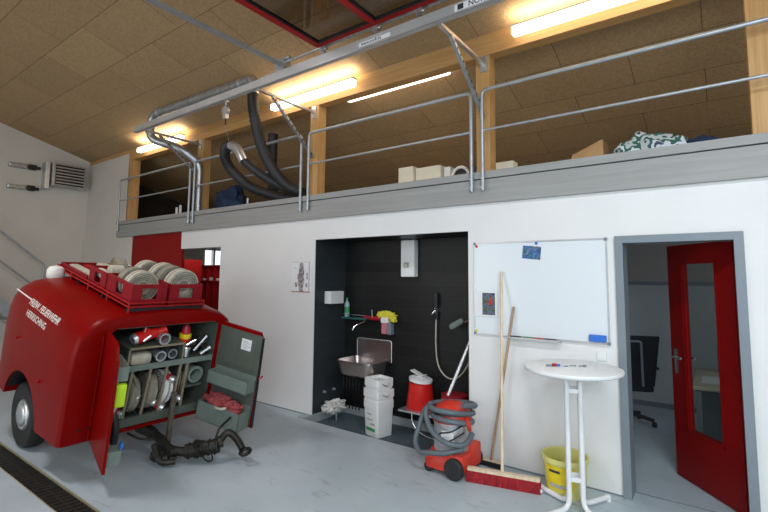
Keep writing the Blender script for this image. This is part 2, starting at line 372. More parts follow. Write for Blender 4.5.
def tag(o, label, cat, group=None):
    o['label'] = label; o['category'] = cat
    if group: o['group'] = group
    return o
def thing(name, loc, label, cat, group=None, T=None):
    o = D.objects.new(name, None); COL.objects.link(o); o.empty_display_size = 0.1
    W = T if T is not None else Matrix.Translation(Vector(loc)); o.matrix_world = W; WM[o.name] = W
    return tag(o, label, cat, group)
def struct(o): o['kind'] = 'structure'; return o
def dup(root, W, label=None, group=None):
    r = root.copy(); COL.objects.link(r); r.matrix_world = W; WM[r.name] = W
    if label: r['label'] = label
    if group: r['group'] = group
    for ch in [c for c in D.objects if c.parent == root]:
        c = ch.copy(); COL.objects.link(c); c.parent = r
        for g in [q for q in D.objects if q.parent == ch]:
            d = g.copy(); COL.objects.link(d); d.parent = c
    return r
def text_mesh(name, body, size, Mx, m, parent, depth=0.0006):
    cu = D.curves.new(name, 'FONT'); cu.body = body; cu.size = size; cu.extrude = depth; cu.resolution_u = 2
    cu.align_x = 'LEFT'; cu.offset = size*0.012
    t = D.objects.new(name, cu); COL.objects.link(t)
    me = D.meshes.new_from_object(t); D.objects.remove(t)
    vs = [Mx @ v.co for v in me.vertices]; fs = [list(p.vertices) for p in me.polygons]
    b = B(); b.add(vs, fs); D.meshes.remove(me)
    return b.obj(name, m, parent)
def arc(c, r, a0, a1, n, ex=(1, 0, 0), ey=(0, 0, 1)):
    c = Vector(c); ex = Vector(ex); ey = Vector(ey)
    return [c+ex*r*math.cos(a0+(a1-a0)*i/n)+ey*r*math.sin(a0+(a1-a0)*i/n) for i in range(n+1)]
def spline(pts, n=8):
    P = [Vector(p) for p in pts]; out = []
    for i in range(len(P)-1):
        p0 = P[max(i-1, 0)]; p1 = P[i]; p2 = P[i+1]; p3 = P[min(i+2, len(P)-1)]
        for k in range(n):
            t = k/n
            out.append(0.5*((2*p1)+(-p0+p2)*t+(2*p0-5*p1+4*p2-p3)*t*t+(-p0+3*p1-3*p2+p3)*t**3))
    out.append(P[-1]); return out
def bend(pts, r, n=5):
    """polyline with rounded corners"""
    P = [Vector(p) for p in pts]; out = [P[0]]
    for i in range(1, len(P)-1):
        a = (P[i-1]-P[i]); b = (P[i+1]-P[i]); ra = min(r, a.length*0.49, b.length*0.49)
        q0 = P[i]+a.normalized()*ra; q1 = P[i]+b.normalized()*ra
        for k in range(n+1):
            t = k/n; out.append(q0*(1-t)**2+P[i]*2*t*(1-t)+q1*t*t)
    out.append(P[-1]); return out

WY = 4.256            # front face of the white wall
# ============================================================ STRUCTURE
fl = B()
for x0, x1, y0, y1 in ((-11.7, 4.2, -4.2, 1.44), (-11.7, -8.6, 1.44, 1.64), (-2.0, 4.2, 1.44, 1.64), (-11.7, 4.2, 1.64, 4.11),
                       (-11.7, -4.22, 4.11, 8.6), (-2.055, 4.2, 4.11, 8.6), (-4.22, -2.055, 4.86, 8.6)):
    fl.box(x0, x1, y0, y1, -0.12, 0)
struct(fl.obj('floor', M['floor'], origin0=True))
ce = B()
def cz(y): return 5.519-0.285*y
ce.add([(-11.7, -4.2, cz(-4.2)), (4.2, -4.2, cz(-4.2)), (4.2, 8.6, cz(8.6)), (-11.7, 8.6, cz(8.6)),
        (-11.7, -4.2, cz(-4.2)+.1), (4.2, -4.2, cz(-4.2)+.1), (4.2, 8.6, cz(8.6)+.1), (-11.7, 8.6, cz(8.6)+.1)],
       [(0, 1, 2, 3), (7, 6, 5, 4), (0, 4, 5, 1), (1, 5, 6, 2), (2, 6, 7, 3), (3, 7, 4, 0)])
struct(ce.obj('ceiling', M['ceiling'], origin0=True))
# left wall with the window of the room behind
lw = B()
lw.box(-11.7, -11.5, -4.2, 4.42, 0, 6.8)
lw.box(-11.7, -11.5, 4.42, 7.25, 0, 2.75); lw.box(-11.7, -11.5, 7.95, 8.6, 0, 2.75); lw.box(-11.7, -11.5, 7.25, 7.95, 0, 1.2); lw.box(-11.7, -11.5, 7.25, 7.95, 2.5, 2.75)
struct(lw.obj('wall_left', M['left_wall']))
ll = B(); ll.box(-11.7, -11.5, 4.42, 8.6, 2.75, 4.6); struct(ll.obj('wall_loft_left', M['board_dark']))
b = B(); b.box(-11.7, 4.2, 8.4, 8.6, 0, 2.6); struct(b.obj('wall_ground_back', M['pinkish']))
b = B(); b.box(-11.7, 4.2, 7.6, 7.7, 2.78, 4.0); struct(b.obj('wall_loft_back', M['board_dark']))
b = B(); b.box(4.0, 4.2, -4.2, 8.6, 0, 6.8); struct(b.obj('wall_right', M['wall']))
b = B(); b.box(-11.7, -8.2, -4.2, -4.0, 0, 6.8); b.box(-4.9, -1.1, -4.2, -4.0, 0, 6.8); b.box(3.1, 4.2, -4.2, -4.0, 0, 6.8); b.box(-8.2, -4.9, -4.2, -4.0, 3.4, 6.8); b.box(-1.1, 3.1, -4.2, -4.0, 3.6, 6.8)
struct(b.obj('wall_behind_camera', M['wall']))
# white wall under the loft, with the niche and the office door
b = B(); WT = 4.42
b.box(-6.27, -4.22, WY, WT, 0, 2.5); b.box(-4.22, -2.055, WY, WT, 2.215, 2.5); b.box(-2.055, -0.665, WY, WT, 0, 2.5)
b.box(-0.665, 0.115, WY, WT, 2.07, 2.5); b.box(0.115, 4.0, WY, WT, 0, 2.5)
struct(b.obj('wall_front', M['wall']))
b = B(); b.box(-7.42, -6.27, WY+.01, WT, 2.19, 2.5); struct(b.obj('wall_lintel', M['wall']))
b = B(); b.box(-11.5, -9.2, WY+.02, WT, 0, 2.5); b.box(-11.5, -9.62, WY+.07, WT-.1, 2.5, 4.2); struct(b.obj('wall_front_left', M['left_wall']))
b = B(); b.box(-11.5, 4.0, 4.335, 8.4, 2.505, 2.78); struct(b.obj('ceiling_under_loft', M['wall']))
# niche lining
b = B(); b.box(-4.30, -1.98, 4.86, 4.94, -0.02, 2.5); struct(b.obj('wall_niche_back', M['tile'], origin0=True))
b = B(); b.box(-4.30, -4.215, WY+.012, 4.86, -0.02, 2.22); struct(b.obj('wall_niche_left', M['tile_side'], origin0=True))
b = B(); b.box(-2.06, -1.98, WY+.012, 4.86, -0.02, 2.22); struct(b.obj('wall_niche_right', M['tile_side'], origin0=True))
b = B(); b.box(-4.22, -2.055, WY+.01, 4.87, 2.212, 2.3); struct(b.obj('ceiling_niche', M['tile'], origin0=True))
# recess in the floor, kerb faces
b = B(); b.box(-4.30, -4.20, 4.10, 4.86, -0.12, 0.015); b.box(-4.22, -2.05, 4.85, 4.87, -0.12, 0.015); b.box(-2.075, -2.0, 4.11, 4.86, -0.12, 0.0); b.box(-4.22, -2.05, 4.08, 4.112, -0.12, -0.001)
struct(b.obj('trim_1', M['kerb']))
b = B(); b.box(-4.22, -2.055, 4.11, 4.86, -0.14, -0.12); struct(b.obj('floor_pit', M['pit']))
b = B()
x = -4.19
while x < -2.08: b.box(x, x+.006, 4.115, 4.845, -0.105, -0.08); x += .034
y = 4.125
while y < 4.84: b.box(-4.195, -2.08, y, y+.006, -0.103, -0.081); y += .034
tag(b.obj('floor_grate', M['grate']), 'blue-grey metal grating in the wet niche floor under the sink', 'grate')
# grey painted base strip of the white wall
b = B(); b.box(-2.05, -0.67, WY-.006, WY+.01, 0, 0.012); b.box(-6.27, -4.22, WY-.006, WY+.01, 0, 0.012); struct(b.obj('baseboard_front', M['frame_grey']))
# fascia: grey beam and the flange board on it
b = B(); b.box(-9.75, 4.0, 4.215, 4.33, 2.485, 2.72, bev=0.004); struct(b.obj('trim_2', M['fascia'], origin0=True))
b = B(); b.box(-9.76, 4.0, 4.20, 4.36, 2.728, 2.80, bev=0.004); struct(b.obj('trim_3', M['fascia'], origin0=True))
# timber beam and posts
b = B(); b.box(-11.5, 4.0, 4.33, 4.47, 4.06, 4.30); struct(b.obj('trim_4', M['beam'], origin0=True))
pb = B(); pb.box(-.08, .08, 4.33, 4.49, 2.79, 4.07)
post = None
for i, (xl, lab) in enumerate(((-9.62, 'leftmost timber loft post, beside the white end wall'), (-7.15, 'timber loft post behind the steel exhaust downpipe'),
                (-4.44, 'timber loft post right of the hanging black hose'), (-1.99, 'timber loft post above the whiteboard, left of the long lamp'), (0.245, 'timber loft post at the upper right edge of the picture'))):
    b = B(); b.box(xl, xl+.15, 4.335, 4.485, 2.79, 4.07, bev=.004); tag(b.obj('timber_post', M['post']), lab, 'post', 'timber posts of the loft')

# red wall panel and red step beside the passage
b = B(); b.box(-9.2, -7.42, WY+.03, WY+.07, 0, 2.485, bev=.004); tag(b.obj('red_partition', M['red_panel']), 'large plain dark red board panel below the left end of the loft', 'panel')
# passage room: inner wall and window
b = B(); b.box(-9.2, -9.1, 4.42, 4.9, 0, 2.5); struct(b.obj('wall_passage_left', M['wall']))
b = B(); b.box(-6.27, -6.17, 4.42, 8.4, 0, 2.5); struct(b.obj('wall_passage_right', M['pinkish']))
t = thing('window_1', (-11.5, 7.6, 1.2), 'bright window with white frame in the room behind the passage', 'window'); struct(t)
b = B()
for y0, y1 in ((7.25, 7.31), (7.57, 7.63), (7.89, 7.95)): b.box(-11.58, -11.48, y0, y1, 1.2, 2.5)
b.box(-11.58, -11.48, 7.25, 7.95, 1.2, 1.26); b.box(-11.58, -11.48, 7.25, 7.95, 2.44, 2.5); b.obj('window_frame', M['white'], t)
b = B(); b.box(-11.56, -11.55, 7.3, 7.9, 1.25, 2.45); b.obj('pane', M['glass'], t)

# ------------------------------------------------------------ loft railing (three frames of galvanised tube)
def railing(xa, xb, lab, left_open=False):
    t = thing('railing', ((xa+xb)/2, 4.18, 2.6), lab, 'railing', 'tube railings on the loft edge')
    zt = 3.625; y = 4.18
    P = [(xa, y, 2.60), (xa, y, zt), (xb, y, zt)] + ([] if left_open else [(xb, y, 2.60)])
    b = B(); b.tube(bend(P, 0.06), 0.019, 10); b.obj('top_rail', M['rail'], t)
    b = B(); b.cyl((xa, y, 3.21), (xb, y, 3.21), 0.013, n=10); b.obj('middle_rail', M['rail'], t)
    for x in ([xa] if left_open else [xa, xb]):
        for z in (2.63, 2.72): b = B(); b.cyl((x, y-.028, z), (x, 4.22, z), 0.011, n=8); b.obj('mounting_bolt', M['galv_light'], t)
railing(-9.62, -7.10, 'tube railing at the far left end of the loft, left of the downpipe')
railing(-6.97, -4.44, 'tube railing in front of the hanging black hose')
railing(-4.30, -1.975, 'tube railing in front of the cream cartons on the loft')
railing(-1.855, 3.2, 'long tube railing right of the centre, above whiteboard and door', True)

# ============================================================ CEILING FITTINGS
# overhead track of the exhaust extraction
tr = thing('extraction_track', (-3, 3.40, 3.98), 'long aluminium extraction track with printed stickers running below the ceiling', 'track')
b = B(); b.box(-7.4, 3.0, 3.375, 3.425, 3.985, 4.085, bev=.003); b.box(-4.35, 3.0, 3.39, 3.45, 4.085, 4.105); b.obj('profile', M['track'], tr)
b = B(); b.box(-7.4, 3.0, 3.368, 3.376, 3.985, 3.997); b.obj('lower_lip', M['galv_light'], tr, label='pale lower edge')
b = B(); b.box(-1.74, -1.0, 3.371, 3.3752, 4.015, 4.075); b.obj('sticker', M['paper'], tr, label='white sticker with black lettering')
st = B(); st.box(-2.80, -2.42, 3.371, 3.3752, 4.015, 4.055); s2 = st.obj('sticker', M['paper'], tr, label='narrow white sticker with web address')
MT = lambda x, y, z: Matrix.Translation((x, y, z)) @ Matrix.Rotation(PI/2, 4, 'X')
text_mesh('lettering', 'NORFI', 0.068, MT(-1.61, 3.3705, 4.022), M['print_dark'], tr)
text_mesh('lettering', 'NORFI', 0.068, MT(-1.26, 3.3705, 4.022), M['print_dark'], tr)
text_mesh('lettering', 'www.norfi.de', 0.045, MT(-2.77, 3.3705, 4.022), M['print_dark'], tr)
b = B(); b.box(-1.71, -1.655, 3.3702, 3.3722, 4.02, 4.07); b.obj('logo', M['print_dark'], tr)
# brackets with diagonal strut
def bracket(x, zb, lab):
    t = thing('wall_bracket', (x, 4.33, 3.95), lab, 'bracket', 'steel brackets holding the track')
    b = B(); b.bar((x, 3.38, 3.965), (x, 4.33, 3.965), 0.04, 0.03); b.obj('arm', M['galv_light'], t)
    b = B(); b.box(x-.035, x+.035, 4.315, 4.334, 3.88, 4.05); b.obj('base_plate', M['galv_light'], t)
    b = B(); b.bar((x, 3.60, 3.95), (x, 4.315, zb), 0.038, 0.03)
    b.obj('strut', M['galv'], t)
    for k in range(12):
        b = B(); q = Vector((x, 3.60, 3.95)).lerp(Vector((x, 4.315, zb)), 0.06+k*0.08); b.box(q.x-.021, q.x+.021, q.y-.008, q.y+.008, q.z-.012, q.z+.012); b.obj('slot', M['black'], t)
bracket(-1.895, 3.40, 'steel bracket on the post above the whiteboard')
bracket(-4.36, 3.34, 'steel bracket on the post right of the hanging hose')
bracket(-7.06, 3.42, 'steel bracket on the post beside the exhaust downpipe')

# galvanised exhaust pipe
pp = thing('exhaust_pipe', (-6.9, 4.24, 2.83), 'galvanised spiral exhaust pipe above the track, bending down at the left post', 'pipe')
pth = bend([(-4.93, 3.74, 4.18), (-4.93, 3.74, 4.37), (-7.42, 3.66, 4.37), (-7.50, 3.66, 3.98), (-7.14, 3.98, 3.845), (-6.965, 4.27, 3.62), (-6.965, 4.27, 2.81)], 0.16, 7)
b = B(); b.tube(pth, [0.068]*(len(pth)-7)+[.066, .062, .058, .054, .05, .047, .046], 18); b.obj('duct', M['galv'], pp)
for c0, c1 in (((-5.16, 3.735, 4.37), (-5.20, 3.735, 4.37)), ((-7.20, 3.667, 4.37), (-7.24, 3.667, 4.37)), ((-4.93, 3.74, 4.22), (-4.93, 3.74, 4.17))): b = B(); b.cyl(c0, c1, 0.076, n=18); b.obj('clamp_collar', M['galv_light'], pp)
# black hose
P = spline([(-4.93, 3.74, 4.20), (-4.93, 3.76, 3.95), (-4.93, 3.88, 3.55), (-4.86, 4.03, 3.22), (-4.74, 4.20, 2.98), (-4.62, 4.40, 2.885), (-4.9, 4.62, 2.88), (-5.3, 4.50, 2.93),
            (-5.55, 4.22, 3.05), (-5.72, 4.02, 3.28), (-5.76, 3.92, 3.46), (-5.68, 3.88, 3.58), (-5.56, 3.87, 3.595)], 14)
t = thing('extraction_hose', (-4.9, 4.4, 2.82), 'thick black corrugated exhaust hose hanging in a loop over the loft railing', 'hose')
b = B(); b.tube(P, 0.069, 14, ridge=0.10); b.obj('corrugated_hose', M['hose_black'], t)
b = B(); b.tube(spline([(-5.56, 3.87, 3.595), (-5.42, 3.87, 3.53), (-5.32, 3.87, 3.42), (-5.26, 3.88, 3.32)], 6), [0.066]*19, 16); b.obj('metal_elbow', M['galv_light'], t, label='shiny metal elbow nozzle')
b = B(); b.tube(spline([(-5.27, 3.88, 3.34), (-5.10, 3.95, 3.19), (-4.90, 4.12, 3.02), (-4.72, 4.36, 2.90), (-4.66, 4.55, 2.88)], 12), 0.056, 14, ridge=0.10); b.obj('second_hose', M['hose_black'], t)
b = B(); b.tube(spline([(-5.55, 4.62, 3.95), (-5.56, 4.62, 3.5), (-5.52, 4.62, 3.15), (-5.5, 4.65, 2.88)], 10), 0.075, 14, ridge=0.08); tag(b.obj('upright_hose', M['hose_black']), 'short black hose standing upright on the loft behind the looped hose', 'hose')
# balancer
t = thing('spring_balancer', (-5.62, 3.40, 3.98), 'small grey spring balancer hanging from the track, hose on its hook', 'balancer')
bx = -5.02; by = 3.40
b = B(); b.tube([(bx, by, 3.99), (bx, by, 3.90)], 0.012, 8); b.box(bx-.03, bx+.03, by-.02, by+.02, 3.955, 3.985); b.obj('hanger', M['galv'], t)
b = B(); b.lathe((bx, by-.03, 3.845), [(0.02, 0), (.055, .005), (.06, .03), (.055, .055), (.02, .06)], 20, axis='Y'); b.box(bx-.03, bx+.03, by-.025, by+.025, 3.74, 3.82); b.obj('housing', M['galv_light'], t)
b = B(); b.tube(spline([(bx, by, 3.76), (bx-.02, by+.02, 3.66), (-5.50, 3.82, 3.66)], 4) if False else [(bx, by, 3.76), (bx-.01, by+.01, 3.66)], 0.008, 6); b.obj('hook', M['black'], t)
b = B(); b.tube(spline([(bx-.01, by+.01, 3.67), (bx-.1, by+.1, 3.61), (-5.60, 3.86, 3.655)], 4), 0.006, 6); b.obj('cable', M['galv_light'], t)

# fluorescent lamps
def lamp(x0, x1, y, z, lab, power):
    t = thing('fluorescent_lamp', ((x0+x1)/2, y, z), lab, 'lamp', 'long fluorescent lamps on the loft beam')
    b = B(); b.box(x0, x1, y-.035, y+.05, z+.035, z+.06, bev=.006); b.obj('housing', M['lamp_body'], t)
    b = B(); b.box(x0+.01, x1-.01, y-.045, y+.045, z-.045, z+.04, bev=.02); b.obj('diffuser', M['tube_on'], t)
    l = D.lights.new('tube_light', 'AREA'); l.shape = 'RECTANGLE'; l.size = x1-x0; l.size_y = .08; l.energy = power; l.color = (1, 0.84, 0.62)
    o = D.objects.new('tube_light', l); COL.objects.link(o); o.location = ((x0+x1)/2, y-.02, z+.07); o.rotation_euler = (PI, 0, 0)
    o.rotation_euler = (PI-0.25, 0, 0)
LP = 5.5
lamp(-9.0, -7.45, 4.21, 4.14, 'lit fluorescent lamp at the far left, partly behind the exhaust pipe', LP)
lamp(-5.10, -3.55, 4.21, 4.15, 'lit fluorescent lamp above the hanging hose, left of centre', LP)
lamp(-1.55, -0.0, 4.21, 4.15, 'long lit fluorescent lamp at the upper right', LP)
lamp(-3.95, -2.40, 4.53, 4.125, 'lit fluorescent lamp behind the beam inside the loft, above the cream cartons', LP*1.6)

# overhead red sectional gate, open under the ceiling
g = thing('sectional_gate', (-1.2, 2.0, 4.17), 'opened red sectional gate with smoked panes lying below the ceiling', 'gate')
gx0, gx1, gy0, gy1, gz = -3.40, 2.6, -1.6, 3.40, 4.20
b = B()
for y in (gy1, 2.20, 2.14, 1.0, .94, -.2, -1.5): b.box(gx0, gx1, y-.05, y, gz, gz+.045)
b.obj('cross_rails', M['red_matt'], g)
x = gx0
while x < gx1:
    b = B(); b.box(x, x+.065, gy0, gy1-.03, gz-.004, gz+.049); b.obj('stile', M['red_matt'], g); x += .755
b = B(); b.box(gx0+.02, gx1-.02, gy0, gy1-.04, gz+.018, gz+.026); b.obj('glazing', M['glass_brown'], g)
b = B()
x = gx0
while x < gx1-.1:
    b.box(x+.065, x+.078, gy0, gy1-.05, gz+.004, gz+.04); b.box(x+.742, x+.755, gy0, gy1-.05, gz+.004, gz+.04); b.box(x+.065, x+.755, gy1-.065, gy1-.05, gz+.004, gz+.04); x += .755
b.obj('glazing_seal', M['black'], g)
for x in (-3.34, -2.62, -2.12):
    b = B(); b.box(x-.03, x+.03, gy1, gy1+.012, gz-.06, gz+.05); b.box(x-.012, x+.03, gy1, gy1+.05, gz-.075, gz-.05); b.cyl((x-.03, gy1+.03, gz-.02), (x+.05, gy1+.03, gz-.02), .022, n=12); b.obj('roller_bracket', M['galv'], g)
t = thing('gate_runner', (-4.03, 1, 4.19), 'grey steel gate runner rod under the chipboard ceiling at the upper left', 'rail')
b = B(); b.bar((-4.05, -2.0, 4.22), (-4.05, 3.50, 4.22), 0.045, 0.035); b.obj('runner', M['rail'], t)
b = B(); b.box(-4.12, -3.96, 3.42, 3.52, 4.12, 4.24); b.cyl((-4.15, 3.46, 4.27), (-3.9, 3.46, 4.27), .02, n=10); b.obj('end_bearing', M['galv'], t)
b = B(); b.cyl((-4.15, 3.47, 4.235), (3.0, 3.47, 4.235), 0.017, n=10); tag(b.obj('gate_shaft', M['galv']), 'thin steel shaft lying alongside the aluminium track', 'shaft')

# ============================================================ LOFT CONTENTS
b = B(); b.box(-3.17, -2.96, 4.62, 4.85, 2.79, 3.09, bev=.008); tag(b.obj('carton', M['carton_light']), 'cream carton on the loft floor, the taller left one of the pair', 'box', 'cream cartons on the loft')
b = B(); b.box(-2.94, -2.60, 4.66, 4.95, 2.79, 3.065, bev=.008); tag(b.obj('carton', M['carton_light']), 'cream carton on the loft floor, right of the taller carton', 'box', 'cream cartons on the loft')
t = thing('cable_reel', (-2.36, 4.74, 2.79), 'white and black cable reel on the loft floor, right of the cream cartons', 'reel')
b = B(); b.tube(arc((-2.36, 4.70, 2.91), .10, 0, 2*PI, 20), .018, 8); b.obj('rim', M['canvas_white'], t)
b = B(); b.lathe((-2.36, 4.72, 2.91), [(.085, 0), (.085, .07)], 20, axis='Y'); b.obj('drum', M['black'], t)
b = B(); b.box(-2.56, -2.48, 4.68, 4.78, 2.79, 3.03); b.obj('foot', M['canvas_white'], t)
b = B(); b.box(-2.2, -2.02, 4.62, 4.75, 2.79, 2.98, bev=.01); tag(b.obj('dark_bag', M['black']), 'small black case on the loft beside the cable reel', 'case')
b = B(); b.box(-1.93, -1.72, 4.66, 4.8, 2.79, 2.99, bev=.01); tag(b.obj('carton', M['carton_light']), 'small cream carton on the loft just right of the centre post', 'box', 'cream cartons on the loft')
b = B(); b.add([(-1.15, 4.6, 2.79), (-.83, 4.6, 2.79), (-.83, 4.9, 2.79), (-1.15, 4.9, 2.79), (-1.12, 4.65, 2.95), (-.84, 4.63, 3.06), (-.84, 4.9, 3.06), (-1.12, 4.9, 2.95)], [(0, 3, 2, 1), (4, 5, 6, 7), (0, 1, 5, 4), (1, 2, 6, 5), (2, 3, 7, 6), (3, 0, 4, 7)])
tag(b.obj('brown_carton', M['carton']), 'open brown cardboard flap on the loft left of the checked cloth', 'box')
b = B(); b.blob((-.46, 4.72, 2.86), .2, 3, .35, 2.2, 18, (1.55, .8, .95), flat=-.065); tag(b.obj('checked_cloth', M['blanket']), 'green, black and white checked cloth heaped on the loft floor', 'cloth')
b = B(); b.blob((-.10, 4.72, 2.86), .13, 5, .35, 2.2, 14, (1.2, .8, .8), flat=-.065); tag(b.obj('dark_bundle', M['blue_cloth']), 'small dark green bundle right of the checked cloth on the loft', 'cloth')
b = B(); b.blob((-6.75, 4.75, 2.98), .27, 9, .4, 2.0, 16, (1.3, .7, 1.1), flat=-.185); tag(b.obj('blue_sack', M['blue_cloth']), 'dark blue sack on the loft between the downpipe and the hose', 'sack')
for x, h in ((-8.25, .16), (-8.12, .19)):
    b = B(); b.cyl((x, 4.62, 2.79), (x, 4.62, 2.86+h), .022, n=10); tag(b.obj('bottle_neck', M['canvas_white']), 'small pale bottle standing on the dark left end of the loft', 'bottle', 'pale bottles on the loft')
b = B(); b.cyl((-5.9, 4.45, 2.79), (-5.9, 4.45, 2.95), .014, n=10); tag(b.obj('white_stick', M['canvas_white']), 'thin white stick standing at the loft edge below the hose loop', 'stick')

# ============================================================ LEFT WALL: heater, pipes, stair
t = thing('fan_heater', (-11.3, 3.8, 3.5), 'grey fan heater with white louvres high on the left wall', 'heater')
b = B(); b.box(-11.5, -11.2, 3.52, 4.14, 3.60, 4.08, bev=.01); b.obj('casing', M['galv'], t)
for k in range(6):
    z = 3.66+k*.065
    b = B(); b.box(-11.205, -11.16, 3.58, 4.10, z, z+.022, bev=.004); b.obj('louvre', M['galv_light'], t)
b = B(); b.box(-11.203, -11.195, 3.57, 4.11, 3.63, 4.05); b.obj('dark_backing', M['black'], t)
b = B(); b.box(-11.5, -11.28, 3.42, 3.50, 3.52, 4.10, bev=.01); b.obj('wall_bracket', M['galv_light'], t)
for z, lab in ((3.94, 'upper of two grey pipes leading to the wall heater'), (3.50, 'lower of two grey pipes leading to the wall heater')):
    q = thing('heating_pipe', (-11.44, 3.0, z), lab, 'pipe', 'pipes of the wall heater')
    b = B(); b.box(-11.5, -11.42, 2.84, 3.22, z-.045, z+.045, bev=.02); b.obj('insulation', M['galv'], q)
    b = B(); b.box(-11.48, -11.38, 3.16, 3.30, z-.05, z+.06, bev=.02); b.cyl((-11.40, 3.14, z), (-11.40, 3.36, z), .03, n=10); b.obj('valve', M['black'], q, label='black valve')
t = thing('stair_handrail', (-11.3, 3.5, 0.4), 'grey tube handrail of the stair at the far left wall', 'handrail')
hx = -11.25
b = B(); b.tube(bend([(hx, 3.50, .3), (hx, 3.50, 1.93), (hx, 1.5, 3.63), (hx, .3, 4.74)], .04), .024, 10); b.obj('upper_rail', M['rail'], t)
b = B(); b.cyl((hx, 3.50, 1.38), (hx, .2, 4.18), .018, n=10); b.obj('lower_rail', M['rail'], t)
t = thing('stair', (-11.1, 2.2, 0), 'steel stair along the left wall behind the trailer', 'stair')
b = B(); b.bar((-11.2, 3.9, 0.10), (-11.2, 0.3, 3.16), .04, .2); b.bar((-10.4, 3.9, .10), (-10.4, .3, 3.16), .04, .2); b.obj('stringers', M['rail'], t)
b = B()
for k in range(17): b.box(-11.18, -10.42, 3.72-k*.205-.12, 3.72-k*.205+.1, .17+k*.175, .20+k*.175)
b.obj('treads', M['galv'], t)

# red lockers behind the passage
lk = thing('locker_shelf', (-9.15, 5.8, 0), 'open red pigeonhole locker shelf seen through the passage', 'shelf')
b = B()
for k in range(6): x = -9.75+k*.245; b.box(x-.012, x+.012, 5.8, 6.15, 0, 1.95)
for z in (0, .5, .98, 1.62, 1.95): b.box(-9.762, -8.513, 5.8, 6.15, z-.015, z+.015)
b.obj('frame', M['red_matt'], lk); b = B(); b.box(-9.76, -8.52, 6.14, 6.16, 0, 1.96); b.obj('back_board', M['red_panel'], lk)
for k in range(5):
    b = B(); b.box(-9.72+k*.245, -9.55+k*.245, 5.85, 6.05, 1.635, 1.68+.02*(k % 2)); tag(b.obj('folded_paper', M['paper']), 'folded papers in the upper row of the red lockers', 'papers', 'papers in the red lockers')
b = B(); b.box(-9.08, -8.42, 4.92, 5.3, 0, 2.05, bev=.005); tag(b.obj('red_cabinet', M['red_matt']), 'dark red cabinet standing behind the red panel, beside the lockers', 'cabinet')

# ============================================================ DRAIN CHANNEL
t = thing('floor_drain', (-5, 1.54, -.05), 'long black drain grate with pale edge strips in the floor', 'drain')
b = B(); b.box(-8.6, -2.0, 1.44, 1.64, -.10, -.06); b.obj('channel', M['pit'], t)
b = B()
x = -8.58
while x < -2.02:
    b.add([(x, 1.455, -.004), (x+.045, 1.455, -.004), (x+.075, 1.625, -.004), (x+.03, 1.625, -.004), (x, 1.455, -.03), (x+.045, 1.455, -.03), (x+.075, 1.625, -.03), (x+.03, 1.625, -.03)], [(0, 1, 2, 3), (7, 6, 5, 4), (0, 4, 5, 1), (1, 5, 6, 2), (2, 6, 7, 3), (3, 7, 4, 0)]); x += .066
b.box(-8.6, -2.0, 1.535, 1.548, -.02, -.003)
b.obj('grate_bars', M['drain'], t)
b = B(); b.box(-8.6, -2.0, 1.632, 1.641, -.04, .003); b.box(-8.6, -2.0, 1.439, 1.447, -.04, .003); b.obj('edge_strip', M['edge_yellow'], t)
#PART2
# ============================================================ NICHE
YB = 4.86
t = thing('water_heater', (-3.15, YB, 1.74), 'white wall-mounted water heater high on the dark niche wall', 'water heater')
b = B(); b.box(-3.225, -3.025, 4.76, YB, 1.745, 2.205, bev=.015); b.obj('casing', M['white_plastic'], t)
b = B(); b.box(-3.175, -3.10, 4.752, 4.762, 1.86, 1.925, bev=.003); b.obj('control_panel', M['label_grey'], t, label='small grey control panel')
b = B(); b.cyl((-3.137, 4.753, 1.885), (-3.137, 4.742, 1.885), .012, n=12); b.obj('dial', M['white'], t)
t = thing('paper_towel_dispenser', (-4.16, 4.62, 1.38), 'white paper towel dispenser on the left niche wall', 'dispenser')
b = B(); b.box(-4.215, -4.10, 4.44, 4.70, 1.385, 1.55, bev=.012); b.obj('casing', M['white_plastic'], t)
b = B(); b.box(-4.19, -4.12, 4.50, 4.64, 1.372, 1.386); b.obj('slot', M['black'], t)
shift(z=.025)
t = thing('glass_shelf', (-3.98, 4.82, 1.16), 'narrow green-edged glass shelf on the niche wall beside the tap', 'shelf')
b = B(); b.box(-4.20, -3.76, 4.76, 4.855, 1.150, 1.178); b.obj('shelf_board', M['shelf_glass'], t)
b = B(); b.tube(bend([(-4.19, 4.85, 1.21), (-4.19, 4.755, 1.21), (-3.77, 4.755, 1.21), (-3.77, 4.85, 1.21)], .02), .004, 6); b.obj('guard_rail', M['galv'], t)
t = thing('soap_bottle', (-4.13, 4.81, 1.178), 'pale blue bottle with green label on the glass shelf', 'bottle')
b = B(); b.lathe((-4.13, 4.80, 1.178), [(.034, 0), (.036, .01), (.036, .16), (.03, .19), (.014, .205), (.014, .22)], 20); b.obj('body', M['bottle_blue'], t)
b = B(); b.lathe((-4.13, 4.80, 1.398), [(.017, 0), (.017, .03), (.008, .034)], 14); b.obj('cap', M['green'], t, label='green cap')
b = B(); b.lathe((-4.13, 4.80, 1.23), [(.0368, 0), (.0368, .08)], 20, open_=True); b.obj('label_band', M['green'], t)
shift()
shift(x=-.06, z=.05)
t = thing('mixer_tap', (-3.62, 4.80, 1.10), 'chrome mixer tap with red body below the glass shelf', 'tap')
b = B(); b.cyl((-3.77, 4.80, 1.155), (-3.50, 4.80, 1.155), .026, n=14); b.obj('body', M['red_dark_plastic'], t, label='red tap body')
b = B(); b.tube(spline([(-3.66, 4.79, 1.15), (-3.70, 4.70, 1.11), (-3.76, 4.60, 1.06), (-3.78, 4.58, 1.01)], 5), .011, 8); b.obj('spout', M['chrome'], t)
b = B(); b.bar((-3.62, 4.79, 1.17), (-3.61, 4.76, 1.27), .016, .02); b.cyl((-3.50, 4.80, 1.155), (-3.44, 4.80, 1.155), .02, n=12); b.obj('lever', M['chrome'], t)
shift()
shift(x=-.11, z=.06)
